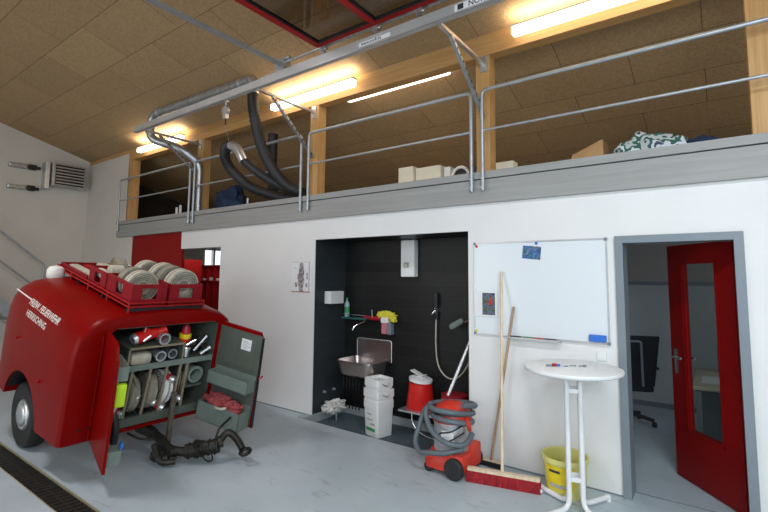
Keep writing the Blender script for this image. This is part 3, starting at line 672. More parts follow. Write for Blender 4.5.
b = B(); b.blob((-3.36, 4.80, 1.20), .085, 2, .5, 2.4, 14, (1.6, .5, .55)); b.blob((-3.24, 4.79, 1.15), .05, 4, .5, 2.4, 10, (1.1, .6, .8)); tag(b.obj('yellow_cloth', M['yellow_cloth']), 'crumpled yellow cloth lying on the soap dispenser by the tap', 'cloth')
t = thing('soap_dispenser', (-3.36, 4.81, .98), 'clear soap dispenser with pink soap hanging below the yellow cloth', 'dispenser')
b = B(); b.box(-3.42, -3.31, 4.76, 4.855, 1.10, 1.17, bev=.01); b.obj('pump_head', M['white_plastic'], t)
b = B(); b.box(-3.415, -3.34, 4.77, 4.85, .96, 1.10, bev=.01); b.obj('soap_bag', M['pink'], t); b = B(); b.box(-3.338, -3.27, 4.78, 4.855, .955, 1.10, bev=.01); b.obj('cover', M['frame_grey'], t)
shift()
# sink
shift(x=.05)
t = thing('utility_sink', (-3.8, 4.7, .5), 'stainless steel utility sink with back plate on the niche wall', 'sink')
b = B()
b.prism([(-.28+.0, 0), (.28, 0), (.28, .24), (.25, .27), (-.25, .27), (-.28, .24)], .008, (-3.74, 4.845, .66), (1, 0, 0), (0, 0, 1), (0, -1, 0)); b.obj('back_plate', M['steel_sink'], t)
b = B(); b.tube(bend([(-4.02, 4.84, .66), (-4.02, 4.84, .93), (-3.46, 4.84, .93), (-3.46, 4.84, .66)], .03), .007, 6); b.obj('plate_rim', M['galv_light'], t)
b = B(); V = []; F = []
rings = [(.285, .225, .70), (.275, .215, .70), (.265, .205, .66), (.21, .16, .54), (.12, .10, .505)]
def rr(cx, cy, hx, hy, z, n=24):
    out = []
    for k in range(n):
        a = 2*PI*k/n; c = math.cos(a); s_ = math.sin(a); e = .35
        out.append((cx+hx*math.copysign(abs(c)**e, c), cy+hy*math.copysign(abs(s_)**e, s_), z))
    return out
def loft_rings(b, R_, cap0=False, cap1=True, smooth=True):
    n = len(R_[0]); V = [p for r in R_ for p in r]; F = []
    for i in range(len(R_)-1):
        for j in range(n): F.append((i*n+j, i*n+(j+1) % n, (i+1)*n+(j+1) % n, (i+1)*n+j))
    b.add(V, F, smooth)
    if cap0: b.add(R_[0], [list(range(n))[::-1]])
    if cap1: b.add(R_[-1], [list(range(n))])
cx, cy = -3.75, 4.62
loft_rings(b, [rr(cx, cy, .29, .225, .685), rr(cx, cy, .29, .225, .70), rr(cx, cy, .275, .21, .70), rr(cx, cy, .255, .19, .56), rr(cx, cy, .12, .10, .515)])
loft_rings(b, [rr(cx, cy, .29, .225, .685), rr(cx, cy, .268, .205, .68), rr(cx, cy, .245, .185, .53), rr(cx, cy, .12, .10, .49)])
b.obj('basin', M['steel_sink'], t)
b = B(); b.tube(bend([(cx+.03, cy+.02, .50), (cx+.03, cy+.02, .36), (cx+.03, 4.85, .36)], .05), .022, 10); b.obj('drain_pipe', M['black'], t)
shift()
# black bars and valves below the sink on the left wall
for k in range(6):
    b = B(); b.cyl((-4.17+.055*k, 4.80, .0), (-4.17+.055*k, 4.80, .56-.012*k), .008, n=8); tag(b.obj('black_rod', M['black']), 'thin black upright rod below the left side of the sink', 'rod', 'black rods below the sink')
for y, z, l in ((4.46, .26, 'nearer of two small pale wall valves above the white rag'), (4.64, .26, 'farther of two small pale wall valves above the white rag')):
    b = B(); b.lathe((-4.215, y, z), [(.018, 0), (.022, .01), (.016, .03), (.012, .045)], 12, axis='X'); tag(b.obj('wall_valve', M['galv_light']), l, 'valve', 'wall valves left of the sink')
# white rag on a stand
t = thing('rag_heap', (-4.08, 4.46, -.08), 'crumpled white rag in a small wire basket low on the left niche wall', 'rag')
b = B(); b.blob((-4.08, 4.52, .085), .12, 1, .7, 3.0, 18, (.95, 1.35, .55)); b.obj('white_rag', M['canvas_white'], t)
b = B(); b.cyl((-4.02, 4.50, -.08), (-4.02, 4.50, .05), .014, n=10); b.tube([p for p in arc((-4.08, 4.52, .05), .11, 0, 2*PI, 16, (.9, 0, 0), (0, 1.3, 0))], .005, 6); b.obj('wire_holder', M['galv_light'], t)

# canisters: three stacked white square tubs
def tub(z0, z1, s0, s1, lab, label=None):
    t = thing('white_tub', (-3.30, 4.43, z0), lab, 'tub', 'stacked white plastic tubs')
    R = Matrix.Translation((-3.30, 4.43, 0)) @ Matrix.Rotation(math.radians(-14), 4, 'Z')
    def ring(hx, z):
        out = []; hy = hx*.95; q = .022
        for cx_, cy_, a0 in ((hx-q, hy-q, 0), (-hx+q, hy-q, 90), (-hx+q, -hy+q, 180), (hx-q, -hy+q, 270)):
            for k in range(5):
                a = math.radians(a0+k*22.5); out.append(R @ Vector((cx_+q*math.cos(a), cy_+q*math.sin(a), z)))
        return out
    b = B(); loft_rings(b, [ring(s0, z0), ring(s1, z1-.09), ring(s1+.006, z1-.088), ring(s1+.006, z1), ring(s1-.006, z1), ring(s1-.012, z1-.03)], cap0=True); b.obj('body', M['white_plastic'], t)
    if label:
        for i, (u0, u1, h0, h1, m) in enumerate(((-.085, .075, z0+.06, z0+.095, 'green'), (-.06, .02, z0+.24, z0+.255, 'label_grey'), (.0, .07, z0+.13, z0+.15, 'label_grey'), (-.07, .04, z0+.18, z0+.195, 'label_grey'))):
            b = B(T=R); y = -(s0+(s1-s0)*(h0-z0)/(z1-z0))*.95-.004; b.box(u0, u1, y-.002, y+.001, h0, h1); b.obj('label_print', M[m], t)
    else:
        b = B(T=R); b.tube(spline([(s1+.004, -.05, z1-.05), (s1+.02, 0, z1-.075), (s1+.004, .05, z1-.05)], 5), .006, 6); b.obj('handle', M['galv_light'], t)
    return t
tub(-.08, .32, .116, .128, 'tallest white square tub with green print, bottom of the stack', True)
tub(.275, .445, .120, .131, 'white square tub in the middle of the stack in the niche')
tub(.395, .565, .112, .122, 'topmost white square tub of the stack, its rim dirty')
b = B(); b.box(-3.37, -3.23, 4.36, 4.50, .522, .53); tag(b.obj('tub_contents', M['canvas']), 'dried pale residue lying inside the topmost white tub', 'residue')

# bench with two red pails
t = thing('low_bench', (-2.6, 4.62, -.08), 'low dark bench with a thin white edge at the niche back wall', 'bench')
b = B(); b.box(-3.02, -2.08, 4.42, 4.84, .235, .255); b.obj('top', M['galv_light'], t)
for x in (-2.98, -2.55, -2.12):
    b = B(); b.bar((x, 4.85, .05), (x, 4.50, .228), .012); b.bar((x, 4.85, .228), (x, 4.45, .228), .012); b.obj('bracket', M['black'], t)
b = B(); b.tube(spline([(-2.86, 4.46, .23), (-2.83, 4.44, .12), (-2.70, 4.44, .03), (-2.5, 4.46, 0)], 6), .006, 6); b.obj('wire', M['galv_light'], t)
shift(x=-.11, y=.03, z=.0)
t = thing('swing_bin', (-2.72, 4.6, .255), 'bright red round bin with crooked white swing lid on the bench', 'bin')
b = B(); b.lathe((-2.74, 4.60, .255), [(.160, 0), (.165, .01), (.132, .27), (.136, .275), (.136, .285)], 32); b.obj('body', M['red_plastic'], t)
R = Matrix.Translation((-2.74, 4.60, .54)) @ Matrix.Rotation(math.radians(7), 4, 'Y')
b = B(T=R); b.lathe((0, 0, 0), [(.136, 0), (.136, .03), (.10, .045), (.02, .05)], 32); b.obj('lid', M['white_plastic'], t)
b = B(T=R); b.box(-.15, .02, -.04, .05, .055, .065, R=Matrix.Rotation(math.radians(14), 4, 'Y'), bev=.004); b.box(-.01, .08, -.05, .04, .05, .06, R=Matrix.Rotation(math.radians(-22), 4, 'Y'), bev=.004); b.obj('swing_flap', M['white_plastic'], t)
shift()
shift(x=-.07, y=-.02)
t = thing('dark_red_pail', (-2.32, 4.62, .255), 'dark red pail with folded wire handle on the bench behind the vacuum', 'pail')
b = B(); b.lathe((-2.33, 4.62, .255), [(.175, 0), (.172, .01), (.142, .215), (.145, .22), (.135, .222), (.02, .222)], 28); b.obj('body', M['red_dark_plastic'], t)
b = B(); b.tube(arc((-2.33, 4.44, .40), .07, PI, 2*PI, 12), .006, 6); b.obj('handle', M['chrome'], t)
shift()
# shower handset etc
shift(x=.045)
t = thing('hand_brush', (-2.79, 4.84, 1.3), 'black brush hanging on the niche wall above the looping white hose', 'brush')
b = B(); b.box(-2.83, -2.77, 4.80, 4.855, 1.38, 1.56, bev=.012); b.box(-2.82, -2.77, 4.81, 4.855, 1.24, 1.34, bev=.012); b.obj('brush_head', M['black'], t)
b = B(); b.tube([(-2.80, 4.79, 1.36), (-2.82, 4.76, 1.30)], .01, 8); b.box(-2.81, -2.78, 4.79, 4.85, 1.32, 1.38); b.obj('holder', M['chrome'], t)
b = B(); b.tube(spline([(-2.795, 4.82, 1.26), (-2.80, 4.82, .95), (-2.77, 4.82, .72), (-2.66, 4.81, .60), (-2.53, 4.80, .60), (-2.40, 4.78, .72), (-2.25, 4.75, .98), (-2.12, 4.7, 1.15)], 8), .009, 8)
tag(b.obj('shower_hose', M['canvas']), 'thin pale hose looping down the dark niche wall', 'hose')
shift()
shift(x=.05)
t = thing('wall_shower', (-2.3, 4.80, 1.2), 'grey shower head on a wall arm at the right edge of the niche', 'shower')
b = B(T=Matrix.Translation((-2.46, 4.72, 1.20)) @ Matrix.Rotation(math.radians(-30), 4, 'Y')); b.box(-.10, .10, -.05, .05, -.035, .035, bev=.03); b.obj('spray_head', M['grey_green_light'], t)
b = B(); b.tube(spline([(-2.38, 4.72, 1.25), (-2.28, 4.76, 1.27), (-2.22, 4.80, 1.18), (-2.18, 4.85, 1.16)], 5), .018, 8); b.cyl((-2.22, 4.86, 1.13), (-2.22, 4.80, 1.13), .035, n=14); b.obj('arm', M['chrome'], t)

shift()
# ============================================================ WALL ITEMS
# poster: pencil drawing
t = thing('pencil_drawing', (-4.47, WY, 1.52), 'small pencil drawing of a figure on white paper left of the niche', 'poster')
b = B(); b.box(-4.645, -4.285, WY-.004, WY-.001, 1.53, 1.935); b.obj('sheet', M['paper'], t)
fig = [(-.03, .36), (.0, .385), (.035, .36), (.045, .30), (.055, .24), (.05, .19), (.06, .15), (.045, .09), (.03, .03), (.05, .0), (-.03, .0), (-.045, .06), (-.06, .10), (-.055, .15), (-.075, .17), (-.07, .22), (-.045, .25), (-.04, .31)]
b = B(); b.prism(fig, .001, (-4.46, WY-.0045, 1.545), (1, 0, 0), (0, 0, 1), (0, -1, 0)); b.obj('drawn_figure', M['sketch'], t)
b = B()
for c in ((-4.555, 1.60, .04, .06), (-4.36, 1.60, .035, .05), (-4.58, 1.85, .03, .008), (-4.35, 1.70, .02, .09)): b.box(c[0]-c[2]/2, c[0]+c[2]/2, WY-.0052, WY-.0042, c[1], c[1]+c[3])
b.obj('shading_strokes', M['sketch'], t)
b = B(); b.box(-4.32, -4.305, WY-.006, WY-.004, 1.54, 1.93); b.box(-4.63, -4.305, WY-.006, WY-.004, 1.925, 1.93); b.obj('thin_frame', M['label_grey'], t)
b = B(); b.box(-4.64, -4.29, WY-.006, WY-.004, 1.532, 1.545); b.obj('caption_band', mat('faded_red_ink', (.45, .16, .10), .8), t)
# whiteboard
wb = thing('whiteboard', (-1.38, WY, 1.19), 'large white magnetic whiteboard on the wall right of the niche', 'whiteboard')
x0, x1, z0, z1 = -1.985, -0.765, 1.195, 2.09
b = B(); b.box(x0+.01, x1-.01, WY-.016, WY-.004, z0+.01, z1-.01); b.obj('panel', M['whiteboard'], wb)
b = B(); b.box(x0, x1, WY-.022, WY-.001, z1-.014, z1); b.box(x0, x1, WY-.022, WY-.001, z0, z0+.014); b.box(x0, x0+.012, WY-.022, WY-.001, z0, z1); b.box(x1-.012, x1, WY-.022, WY-.001, z0, z1); b.obj('frame', M['galv_light'], wb)
for x in (x0, x1-.02):
    for z in (z0, z1-.02): b = B(); b.box(x-.003, x+.023, WY-.026, WY, z-.003, z+.023, bev=.004); b.obj('corner_cap', M['frame_grey'], wb)
b = B(); b.box(-1.62, -1.15, WY-.07, WY-.02, z0-.012, z0-.004); b.box(-1.62, -1.15, WY-.072, WY-.066, z0-.012, z0+.006); b.obj('pen_tray', M['galv_light'], wb)
for i, (x, m, c) in enumerate(((-1.56, 'black', 'black'), (-1.44, 'green', 'green'), (-1.345, 'red_plastic', 'red'), (-1.25, 'print_dark', 'dark'))):
    b = B(); b.cyl((x-.05, WY-.045, z0+.004), (x+.05, WY-.045, z0+.004), .008, n=10); tag(b.obj('marker_pen', M[m]), c+' capped marker in the whiteboard tray, number %s from the left' % ('one two three four'.split()[i]), 'pen', 'markers in the whiteboard tray')
b = B(); b.box(-.925, -.79, WY-.05, WY-.016, 1.215, 1.272, bev=.005); tag(b.obj('board_eraser', M['blue']), 'blue eraser at the lower right corner of the whiteboard', 'eraser')
for x, z, m, l in ((-1.955, 2.055, 'red_plastic', 'red magnet at the upper left corner of the whiteboard'), (-1.36, 2.065, 'blue', 'blue magnet above the tilted blue photo'), (-1.955, 1.585, 'label_yellow', 'yellow magnet on the sheet at the left board edge'),
                   (-1.955, 1.39, 'blue', 'blue magnet at the lower left of the pinned sheet'), (-1.965, 1.225, 'label_yellow', 'yellow magnet at the lower left corner of the whiteboard')):
    b = B(); b.lathe((x, WY-.0165, z), [(.014, 0), (.014, -.006), (.009, -.009)], 14, axis='Y'); tag(b.obj('magnet', M[m]), l, 'magnet', 'magnets on the whiteboard')
shift(x=.02, z=-.055)
t = thing('pinned_sheet', (-1.89, WY-.02, 1.43), 'white sheet with colour photo of firefighters pinned at the left board edge', 'sheet')
b = B(); b.box(-2.0, -1.765, WY-.0265, WY-.0235, 1.425, 1.665); b.obj('sheet', M['paper'], t)
b = B(); b.box(-1.915, -1.785, WY-.0275, WY-.0262, 1.44, 1.652); b.obj('photo_print', M['photo1'], t)
b = B(); b.prism([(-.018, .02), (.018, .02), (.02, .06), (.006, .09), (-.008, .06)], .0008, (-1.835, WY-.0276, 1.52), (1, 0, 0), (0, 0, 1), (0, -1, 0)); b.obj('red_figure', M['red_plastic'], t)
shift()
b = B(T=Matrix.Translation((-1.405, WY-.018, 1.98)) @ Matrix.Rotation(math.radians(6), 4, 'Y')); b.box(-.085, .085, -.002, 0, -.06, .06); tag(b.obj('blue_photo', M['photo2']), 'small tilted blue photo below the top edge of the whiteboard', 'photo')
# light switch / socket
b = B(); b.box(-.875, -.80, WY-.012, WY-.001, 1.06, 1.135, bev=.004); tag(b.obj('wall_switch', M['white_plastic']), 'white wall switch below the whiteboard, behind the standing table', 'switch')

# ============================================================ BROOMS
t = thing('push_broom', (-1.57, 3.86, 0), 'wide red push broom with pale handle leaning on the whiteboard', 'broom')
a = math.radians(13); R = Matrix.Translation((-1.56, 3.855, 0)) @ Matrix.Rotation(a, 4, 'Z')
b = B(T=R); b.box(-.30, .30, -.03, .03, .085, .11, bev=.006); b.obj('head_block', M['broom_wood'], t)
b = B(T=R)
n = 26
for i in range(n):
    x = -.29+.58*i/(n-1)
    for j in (-1, 0, 1):
        q = random.uniform(-.008, .008); b.add([(x-.011, j*.02-.009, .09), (x+.011, j*.02-.009, .09), (x+.011, j*.02+.009, .09), (x-.011, j*.02+.009, .09),
             (x-.015+q, j*.032-.014, .0), (x+.015+q, j*.032-.014, .0), (x+.015+q, j*.032+.014, .0), (x-.015+q, j*.032+.014, .0)], [(0, 1, 2, 3), (7, 6, 5, 4), (0, 4, 5, 1), (1, 5, 6, 2), (2, 6, 7, 3), (3, 7, 4, 0)])
b.obj('bristles', M['bristle'], t)
b = B(); b.cyl((-1.57, 3.87, .10), (-1.69, 4.215, 1.80), .0135, .0125, n=12); b.obj('handle', M['broom_wood'], t)
b = B(T=R); b.cyl((.29, -.02, .02), (.315, -.02, .02), .015, n=10); b.obj('end_cap', M['white_plastic'], t)
t = thing('leaning_broom', (-1.84, 4.2, 0), 'narrow dark broom with brown handle leaning against the whiteboard', 'broom')
b = B(); b.box(-1.98, -1.70, 4.15, 4.20, .0, .05, bev=.004); b.obj('head', M['black'], t)
b = B(); b.box(-1.985, -1.695, 4.145, 4.205, .05, .06); b.obj('head_back', M['broom_wood'], t)
b = B(); b.cyl((-1.80, 4.175, .055), (-1.575, 4.215, 1.475), .013, .012, n=12); b.obj('handle', M['broom_wood_dark'], t)

# ============================================================ VACUUM CLEANER
vc = thing('wet_dry_vacuum', (-2.03, 3.75, 0), 'red and silver wet-dry vacuum with grey hose wound round it', 'vacuum cleaner')
cx, cy = -2.06, 3.90
b = B()
def vring(hx, hy, z, dx=0): return [Vector((cx+dx+hx*math.cos(2*PI*k/32), cy+hy*math.sin(2*PI*k/32), z)) for k in range(32)]
loft_rings(b, [rr(cx, cy, .195, .20, .05, 32), rr(cx, cy, .20, .205, .10, 32), vring(.20, .19, .17), vring(.17, .17, .19)], cap0=True, cap1=True); b.obj('base', M['orange_red'], vc)
b = B(); b.lathe((cx, cy, .18), [(.165, 0), (.165, .24), (.17, .245), (.17, .26)], 32); b.obj('tank', M['galv_light'], vc, label='brushed silver tank')
b = B(); b.box(cx-.02, cx+.10, cy-.172, cy-.155, .27, .38, bev=.006); b.obj('tank_label', M['paper'], vc, label='white and grey label on the tank')
b = B(); b.lathe((cx, cy, .44), [(.178, 0), (.182, .02), (.178, .06), (.165, .09), (.14, .125), (.09, .155), (.03, .165)], 32); b.obj('motor_head', M['orange_red'], vc)
b = B(); b.lathe((cx, cy, .50), [(.176, 0), (.170, .03)], 32, open_=False); b.obj('dark_ring', M['black'], vc)
for wx, wy, r, l in ((cx+.12, cy-.19, .088, 1), (cx+.12, cy+.20, .088, 0), (cx-.15, cy-.14, .045, 0), (cx-.15, cy+.16, .045, 0)):
    b = B(); b.lathe((wx, wy-.02, r), [(r*.6, -.02), (r*.9, -.02), (r, -.01), (r, .03), (r*.9, .04), (r*.3, .04)], 28, axis='Y'); wh = b.obj('wheel', M['black_rubber'], vc)
b = B(); b.box(cx+.03, cx+.20, cy-.18, cy+.0, .09, .20, bev=.03); b.box(cx+.09, cx+.21, cy+.0, cy+.18, .05, .25, bev=.03); b.obj('wheel_housing', M['orange_red'], vc)
hp = []
for k in range(0, 75):
    a = -0.6+2*PI*k/30; r = .195+.018*math.sin(k*.35); z = .60-.0024*k-.02*math.sin(a*1.0)
    hp.append(Vector((cx+r*math.cos(a), cy+r*math.sin(a), z)))
hp2 = [Vector((cx+dx, cy+dy, z)) for dx, dy, z in ((-.19, -.10, .50), (-.12, -.20, .40), (.0, -.235, .33), (.13, -.20, .28), (.20, -.08, .33), (.22, .02, .42))]
b = B(); b.tube(spline(hp[::4], 4), .024, 12, ridge=.06); b.obj('suction_hose', M['hose_grey'], vc)
b = B(); b.tube(spline([(cx-.17, cy-.09, .58)]+hp2[0:0]+[(cx-.19, cy-.15, .50), (cx-.08, cy-.23, .38), (cx+.08, cy-.24, .31), (cx+.2, cy-.15, .30), (cx+.21, cy-.02, .36)], 7), .023, 12, ridge=.06); b.obj('suction_hose', M['hose_grey'], vc)
b = B(); b.tube(spline([(cx+.19, cy-.14, .26), (cx+.05, cy-.24, .22), (cx-.10, cy-.26, .20), (cx-.20, cy-.24, .18), (cx-.29, cy-.17, .24), (cx-.29, cy-.10, .36), (cx-.25, cy-.06, .50), (cx-.18, cy-.06, .56)], 7), .023, 12, ridge=.06); b.obj('suction_hose', M['hose_grey'], vc)
b = B(); b.tube(spline([(cx+.18, cy+.0, .46), (cx+.10, cy-.19, .40), (cx-.02, cy-.20, .36), (cx+.06, cy-.20, .31), (cx+.17, cy-.10, .38)], 6), .007, 6); b.obj('power_cord', M['black'], vc)
b = B(); b.tube(spline([(cx+.15, cy-.02, .50), (cx+.21, cy-.10, .47), (cx+.20, cy-.05, .40)], 5), .02, 8); b.obj('carry_handle', M['orange_red'], vc)
b = B(); b.cyl((-2.19, 4.06, .60), (-2.082, 4.36, 1.12), .016, n=12); tag(b.obj('suction_tube', M['galv_light']), 'straight silver suction tube leaning from the vacuum to the niche edge', 'tube')
b = B(); b.cyl((-2.10, 4.36, -.08), (-2.085, 4.34, 1.02), .013, n=10); tag(b.obj('wooden_stick', M['broom_wood']), 'wooden stick leaning at the niche corner behind the vacuum', 'stick')

# ============================================================ BUCKET AND TABLE
t = thing('yellow_bucket', (-1.12, 3.99, 0), 'pale yellow plastic bucket behind the base of the standing table', 'bucket')
bx, by = -1.105, 4.06
b = B(); b.lathe((bx, by, 0), [(.148, 0), (.152, .008), (.170, .262), (.184, .265), (.184, .298), (.178, .30), (.168, .296), (.166, .265), (.146, .02)], 40); b.obj('body', M['yellow'], t)
def bucket_patch(z0, z1, a0, a1, off, m, nm):
    b = B(); V = []; n = 14
    for z in (z0, z1):
        for k in range(n+1):
            a = a0+(a1-a0)*k/n; r = .152+(.018*z/.262)+off; V.append((bx+r*math.cos(a), by+r*math.sin(a), z))
    b.add(V, [(k, k+1, n+2+k, n+1+k) for k in range(n)], True); return b.obj(nm, m, t)
bucket_patch(.06, .245, -2.3, -.9, .003, M['label_yellow'], 'label')
bucket_patch(.195, .215, -2.1, -1.55, .0045, M['print_dark'], 'print'); bucket_patch(.08, .11, -2.1, -1.1, .0045, M['label_grey'], 'print')
tb = thing('standing_table', (-.96, 3.80, 0), 'round white standing table with curved tube legs beside the office door', 'table')
tx, ty = -.96, 3.80
b = B(); b.lathe((tx, ty, 1.035), [(.30, -.012), (.345, -.008), (.358, .0), (.362, .012), (.358, .024), (.345, .028), (.01, .028)], 56); b.obj('tabletop', M['white_plastic'], tb)
for k in range(4):
    a = math.radians(62+90*k); dx, dy = math.cos(a), math.sin(a)
    b = B(); P = [(tx+dx*.24, ty+dy*.24, 1.012), (tx+dx*.068, ty+dy*.068, 1.005), (tx+dx*.068, ty+dy*.068, .028), (tx+dx*.36, ty+dy*.36, .028)]
    b.tube(bend(P, .09, 6), .019, 12); b.obj('leg', M['white'], tb)
    b = B(); b.cyl((tx+dx*.35, ty+dy*.35, .0), (tx+dx*.35, ty+dy*.35, .045), .021, n=12); b.obj('foot_cap', M['white_plastic'], tb)
for z in (.24, .89):
    b = B()
    for k in range(4):
        a = math.radians(62+90*k); a2 = math.radians(152+90*k); b.bar((tx+math.cos(a)*.068, ty+math.sin(a)*.068, z), (tx+math.cos(a2)*.068, ty+math.sin(a2)*.068, z), .02, .03)
    b.obj('cross_brace', M['white'], tb)
b = B()
for k in range(4):
    a = math.radians(62+90*k); b = B(); b.box(tx+math.cos(a)*.22-.03, tx+math.cos(a)*.22+.03, ty+math.sin(a)*.22-.012, ty+math.sin(a)*.22+.012, 1.0, 1.024); b.obj('mounting_plate', M['galv'], tb)
zt = 1.063
RT = Matrix.Translation((tx, ty, zt)) @ Matrix.Rotation(math.radians(36), 4, 'Z')
b = B(T=RT); b.box(-.10, .13, -.055, .04, 0, .0012); tag(b.obj('note_paper', M['paper']), 'white note paper with scattered print on the standing table', 'paper')
for i, (x, y, w_) in enumerate(((-.07, -.02, .03), (-.02, .0, .05), (.05, -.01, .04), (.09, .02, .03), (.07, -.035, .02))):
    b = B(T=RT); b.box(x, x+w_, y, y+.008, .0016, .010); tag(b.obj('paper_scrap', M['frame_grey']), 'small grey scrap lying on the note paper on the table', 'scrap', 'scraps on the table paper')
t = thing('marker_bits', (tx-.13, ty-.1, zt), 'small red and blue object at the left on the standing table', 'trinket')
b = B(T=RT); b.cyl((-.155, 0, .012), (-.125, .005, .012), .012, n=10); b.obj('red_piece', M['red_dark_plastic'], t)
b = B(T=RT); b.cyl((-.12, .005, .010), (-.095, .0, .010), .010, n=10); b.obj('blue_piece', M['blue'], t); b = B(T=RT); b.box(-.20, -.16, -.01, .02, 0, .012); b.obj('grey_piece', M['frame_grey'], t)

# ============================================================ OFFICE DOOR AND ROOM
dr = thing('door_1', (.1, WY, 0), 'red glazed door', 'door'); struct(dr)
b = B()
FX0, FX1 = -.705, .150
b.box(FX0, FX0+.06, WY-.03, WT+.02, 0, 2.04); b.box(FX1-.06, FX1, WY-.03, WT+.02, 0, 2.04); b.box(FX0, FX1, WY-.03, WT+.02, 2.0401, 2.10); b.obj('door_frame', M['frame_grey'], dr)
hinge = Vector((.095, 4.44, 0)); ang = math.atan2(5.02-4.44, -.365-.095)
TD = Matrix.Translation(hinge) @ Matrix.Rotation(ang, 4, 'Z')      # x: hinge -> free edge
LW = .765
b = B(T=TD)
b.box(0, LW, -.02, .02, .008, .45); b.box(0, LW, -.02, .02, 1.88, 2.05); b.box(0, .19, -.02, .02, .45, 1.88); b.box(LW-.205, LW, -.02, .02, .45, 1.88); b.obj('leaf', M['red_door'], dr)
b = B(T=TD)
for s_ in (-.028, .014):
    b.box(.165, .19, s_, s_+.014, .43, 1.90); b.box(LW-.19, LW-.165, s_, s_+.014, .43, 1.90); b.box(.165, LW-.165, s_, s_+.014, .43, .45); b.box(.165, LW-.165, s_, s_+.014, 1.88, 1.90)
b.obj('glazing_bead', M['red_door'], dr)
b = B(T=TD); b.box(.185, LW-.185, -.004, .004, .445, 1.885); b.obj('pane', M['glass'], dr)
for s_ in (-1, 1):
    b = B(T=TD); b.box(LW-.085, LW-.045, s_*.023-.004, s_*.023+.004, .90, 1.12, bev=.003); b.cyl((LW-.065, s_*.02, 1.05), (LW-.065, s_*.07, 1.05), .009, n=10); b.cyl((LW-.065, s_*.065, 1.05), (LW-.19, s_*.065, 1.05), .010, n=10); b.obj('door_handle', M['chrome'], dr)
# threshold joint
b = B(); b.box(FX0+.06, FX1-.06, 4.40, 4.415, 0, .002); struct(b.obj('trim_5', M['frame_grey']))
# office room
b = B(); b.box(-1.98, 2.6, 7.45, 7.55, 0, 1.70); struct(b.obj('wall_office_back', M['office_wall']))
b = B(); b.box(-1.98, 2.6, 7.45, 7.55, 1.70, 2.5); struct(b.obj('wall_office_back_upper', M['office_dado']))
b = B(); b.box(-1.98, 2.6, 7.43, 7.46, 1.66, 1.71); struct(b.obj('trim_6', M['frame_grey']))
b = B(); b.box(-1.98, 2.6, 7.42, 7.46, 0, .06); struct(b.obj('baseboard_office', M['frame_grey']))
b = B(); b.box(-1.98, -1.90, 4.42, 7.45, 0, 2.5); struct(b.obj('wall_office_left', M['office_wall']))
b = B(); b.box(2.5, 2.6, 4.42, 7.45, 0, 2.5); struct(b.obj('wall_office_right', M['office_wall']))
# office chair
ch = thing('office_chair', (-.95, 6.55, 0), 'black high-backed swivel chair in the office behind the red door', 'chair')
T = Matrix.Translation((-1.0, 6.42, 0)) @ Matrix.Rotation(math.radians(22), 4, 'Z')
b = B(T=T)
b.add([(-.25, -.25, .50), (.25, -.25, .50), (.30, -.32, 1.08), (-.30, -.32, 1.08), (-.25, -.20, .50), (.25, -.20, .50), (.30, -.28, 1.08), (-.30, -.28, 1.08)], [(0, 1, 2, 3), (7, 6, 5, 4), (0, 4, 5, 1), (1, 5, 6, 2), (2, 6, 7, 3), (3, 7, 4, 0)]); b.obj('backrest', M['chair_black'], ch)
b = B(T=T); b.tube(bend([(-.10, -.27, .50), (-.12, -.33, 1.02), (.10, -.33, 1.02), (.12, -.27, .50)], .03), .014, 8); b.obj('back_frame', M['frame_grey'], ch)
b = B(T=T); b.box(-.25, .25, -.24, .26, .42, .51, bev=.035); b.obj('seat', M['chair_black'], ch)
b = B(T=T); b.cyl((0, 0, .12), (0, 0, .42), .028, n=14); b.obj('gas_column', M['black'], ch)
for k in range(5):
    a = math.radians(72*k-95); b = B(T=T); b.bar((0, 0, .13), (.29*math.cos(a), .29*math.sin(a), .075), .04, .035); b.obj('base_arm', M['black'], ch)
    b = B(T=T); b.cyl((.29*math.cos(a)-.02, .29*math.sin(a), .03), (.29*math.cos(a)+.02, .29*math.sin(a), .03), .03, n=14); b.obj('castor', M['black_rubber'], ch)
for s_ in (-1, 1):
    b = B(T=T); b.tube(bend([(s_*.24, .0, .45), (s_*.30, .0, .48), (s_*.30, .0, .68)], .04), .015, 8); b.box(s_*.30-.04, s_*.30+.04, -.14, .14, .67, .70, bev=.012); b.obj('armrest', M['black'], ch)
# desk
dk = thing('office_desk', (.35, 6.7, 0), 'cream desk in the office seen through the door glass', 'desk')
b = B(); b.box(-.27, 1.6, 5.36, 6.5, .70, .735, bev=.008); b.obj('desktop', M['desk'], dk)
b = B(); b.box(-.2, 1.5, 5.7, 5.72, .15, .70); b.obj('modesty_panel', M['frame_grey'], dk)
for x, y in ((-.22, 5.42), (1.5, 5.42), (-.22, 6.44), (1.5, 6.44)):
    b = B(); b.bar((x, y, 0), (x, y, .70), .05); b.obj('leg', M['frame_grey'], dk)
b = B(); b.box(-.20, .15, 5.55, 5.95, .736, .740, R=None); tag(b.obj('paper_sheet', M['paper']), 'white papers lying on the office desk behind the glass', 'paper')
t = thing('desk_lamp_jar', (.0, 7.3, .735), 'grey cylindrical holder standing at the back of the office desk', 'holder')
b = B(); b.lathe((-.01, 6.38, .735), [(.06, 0), (.06, .26), (.065, .27), (.05, .28)], 20); b.obj('cylinder', M['frame_grey'], t)
b = B(); b.cyl((-.01, 6.38, 1.01), (-.01, 6.38, 1.06), .035, n=12); b.obj('lid', M['black'], t)
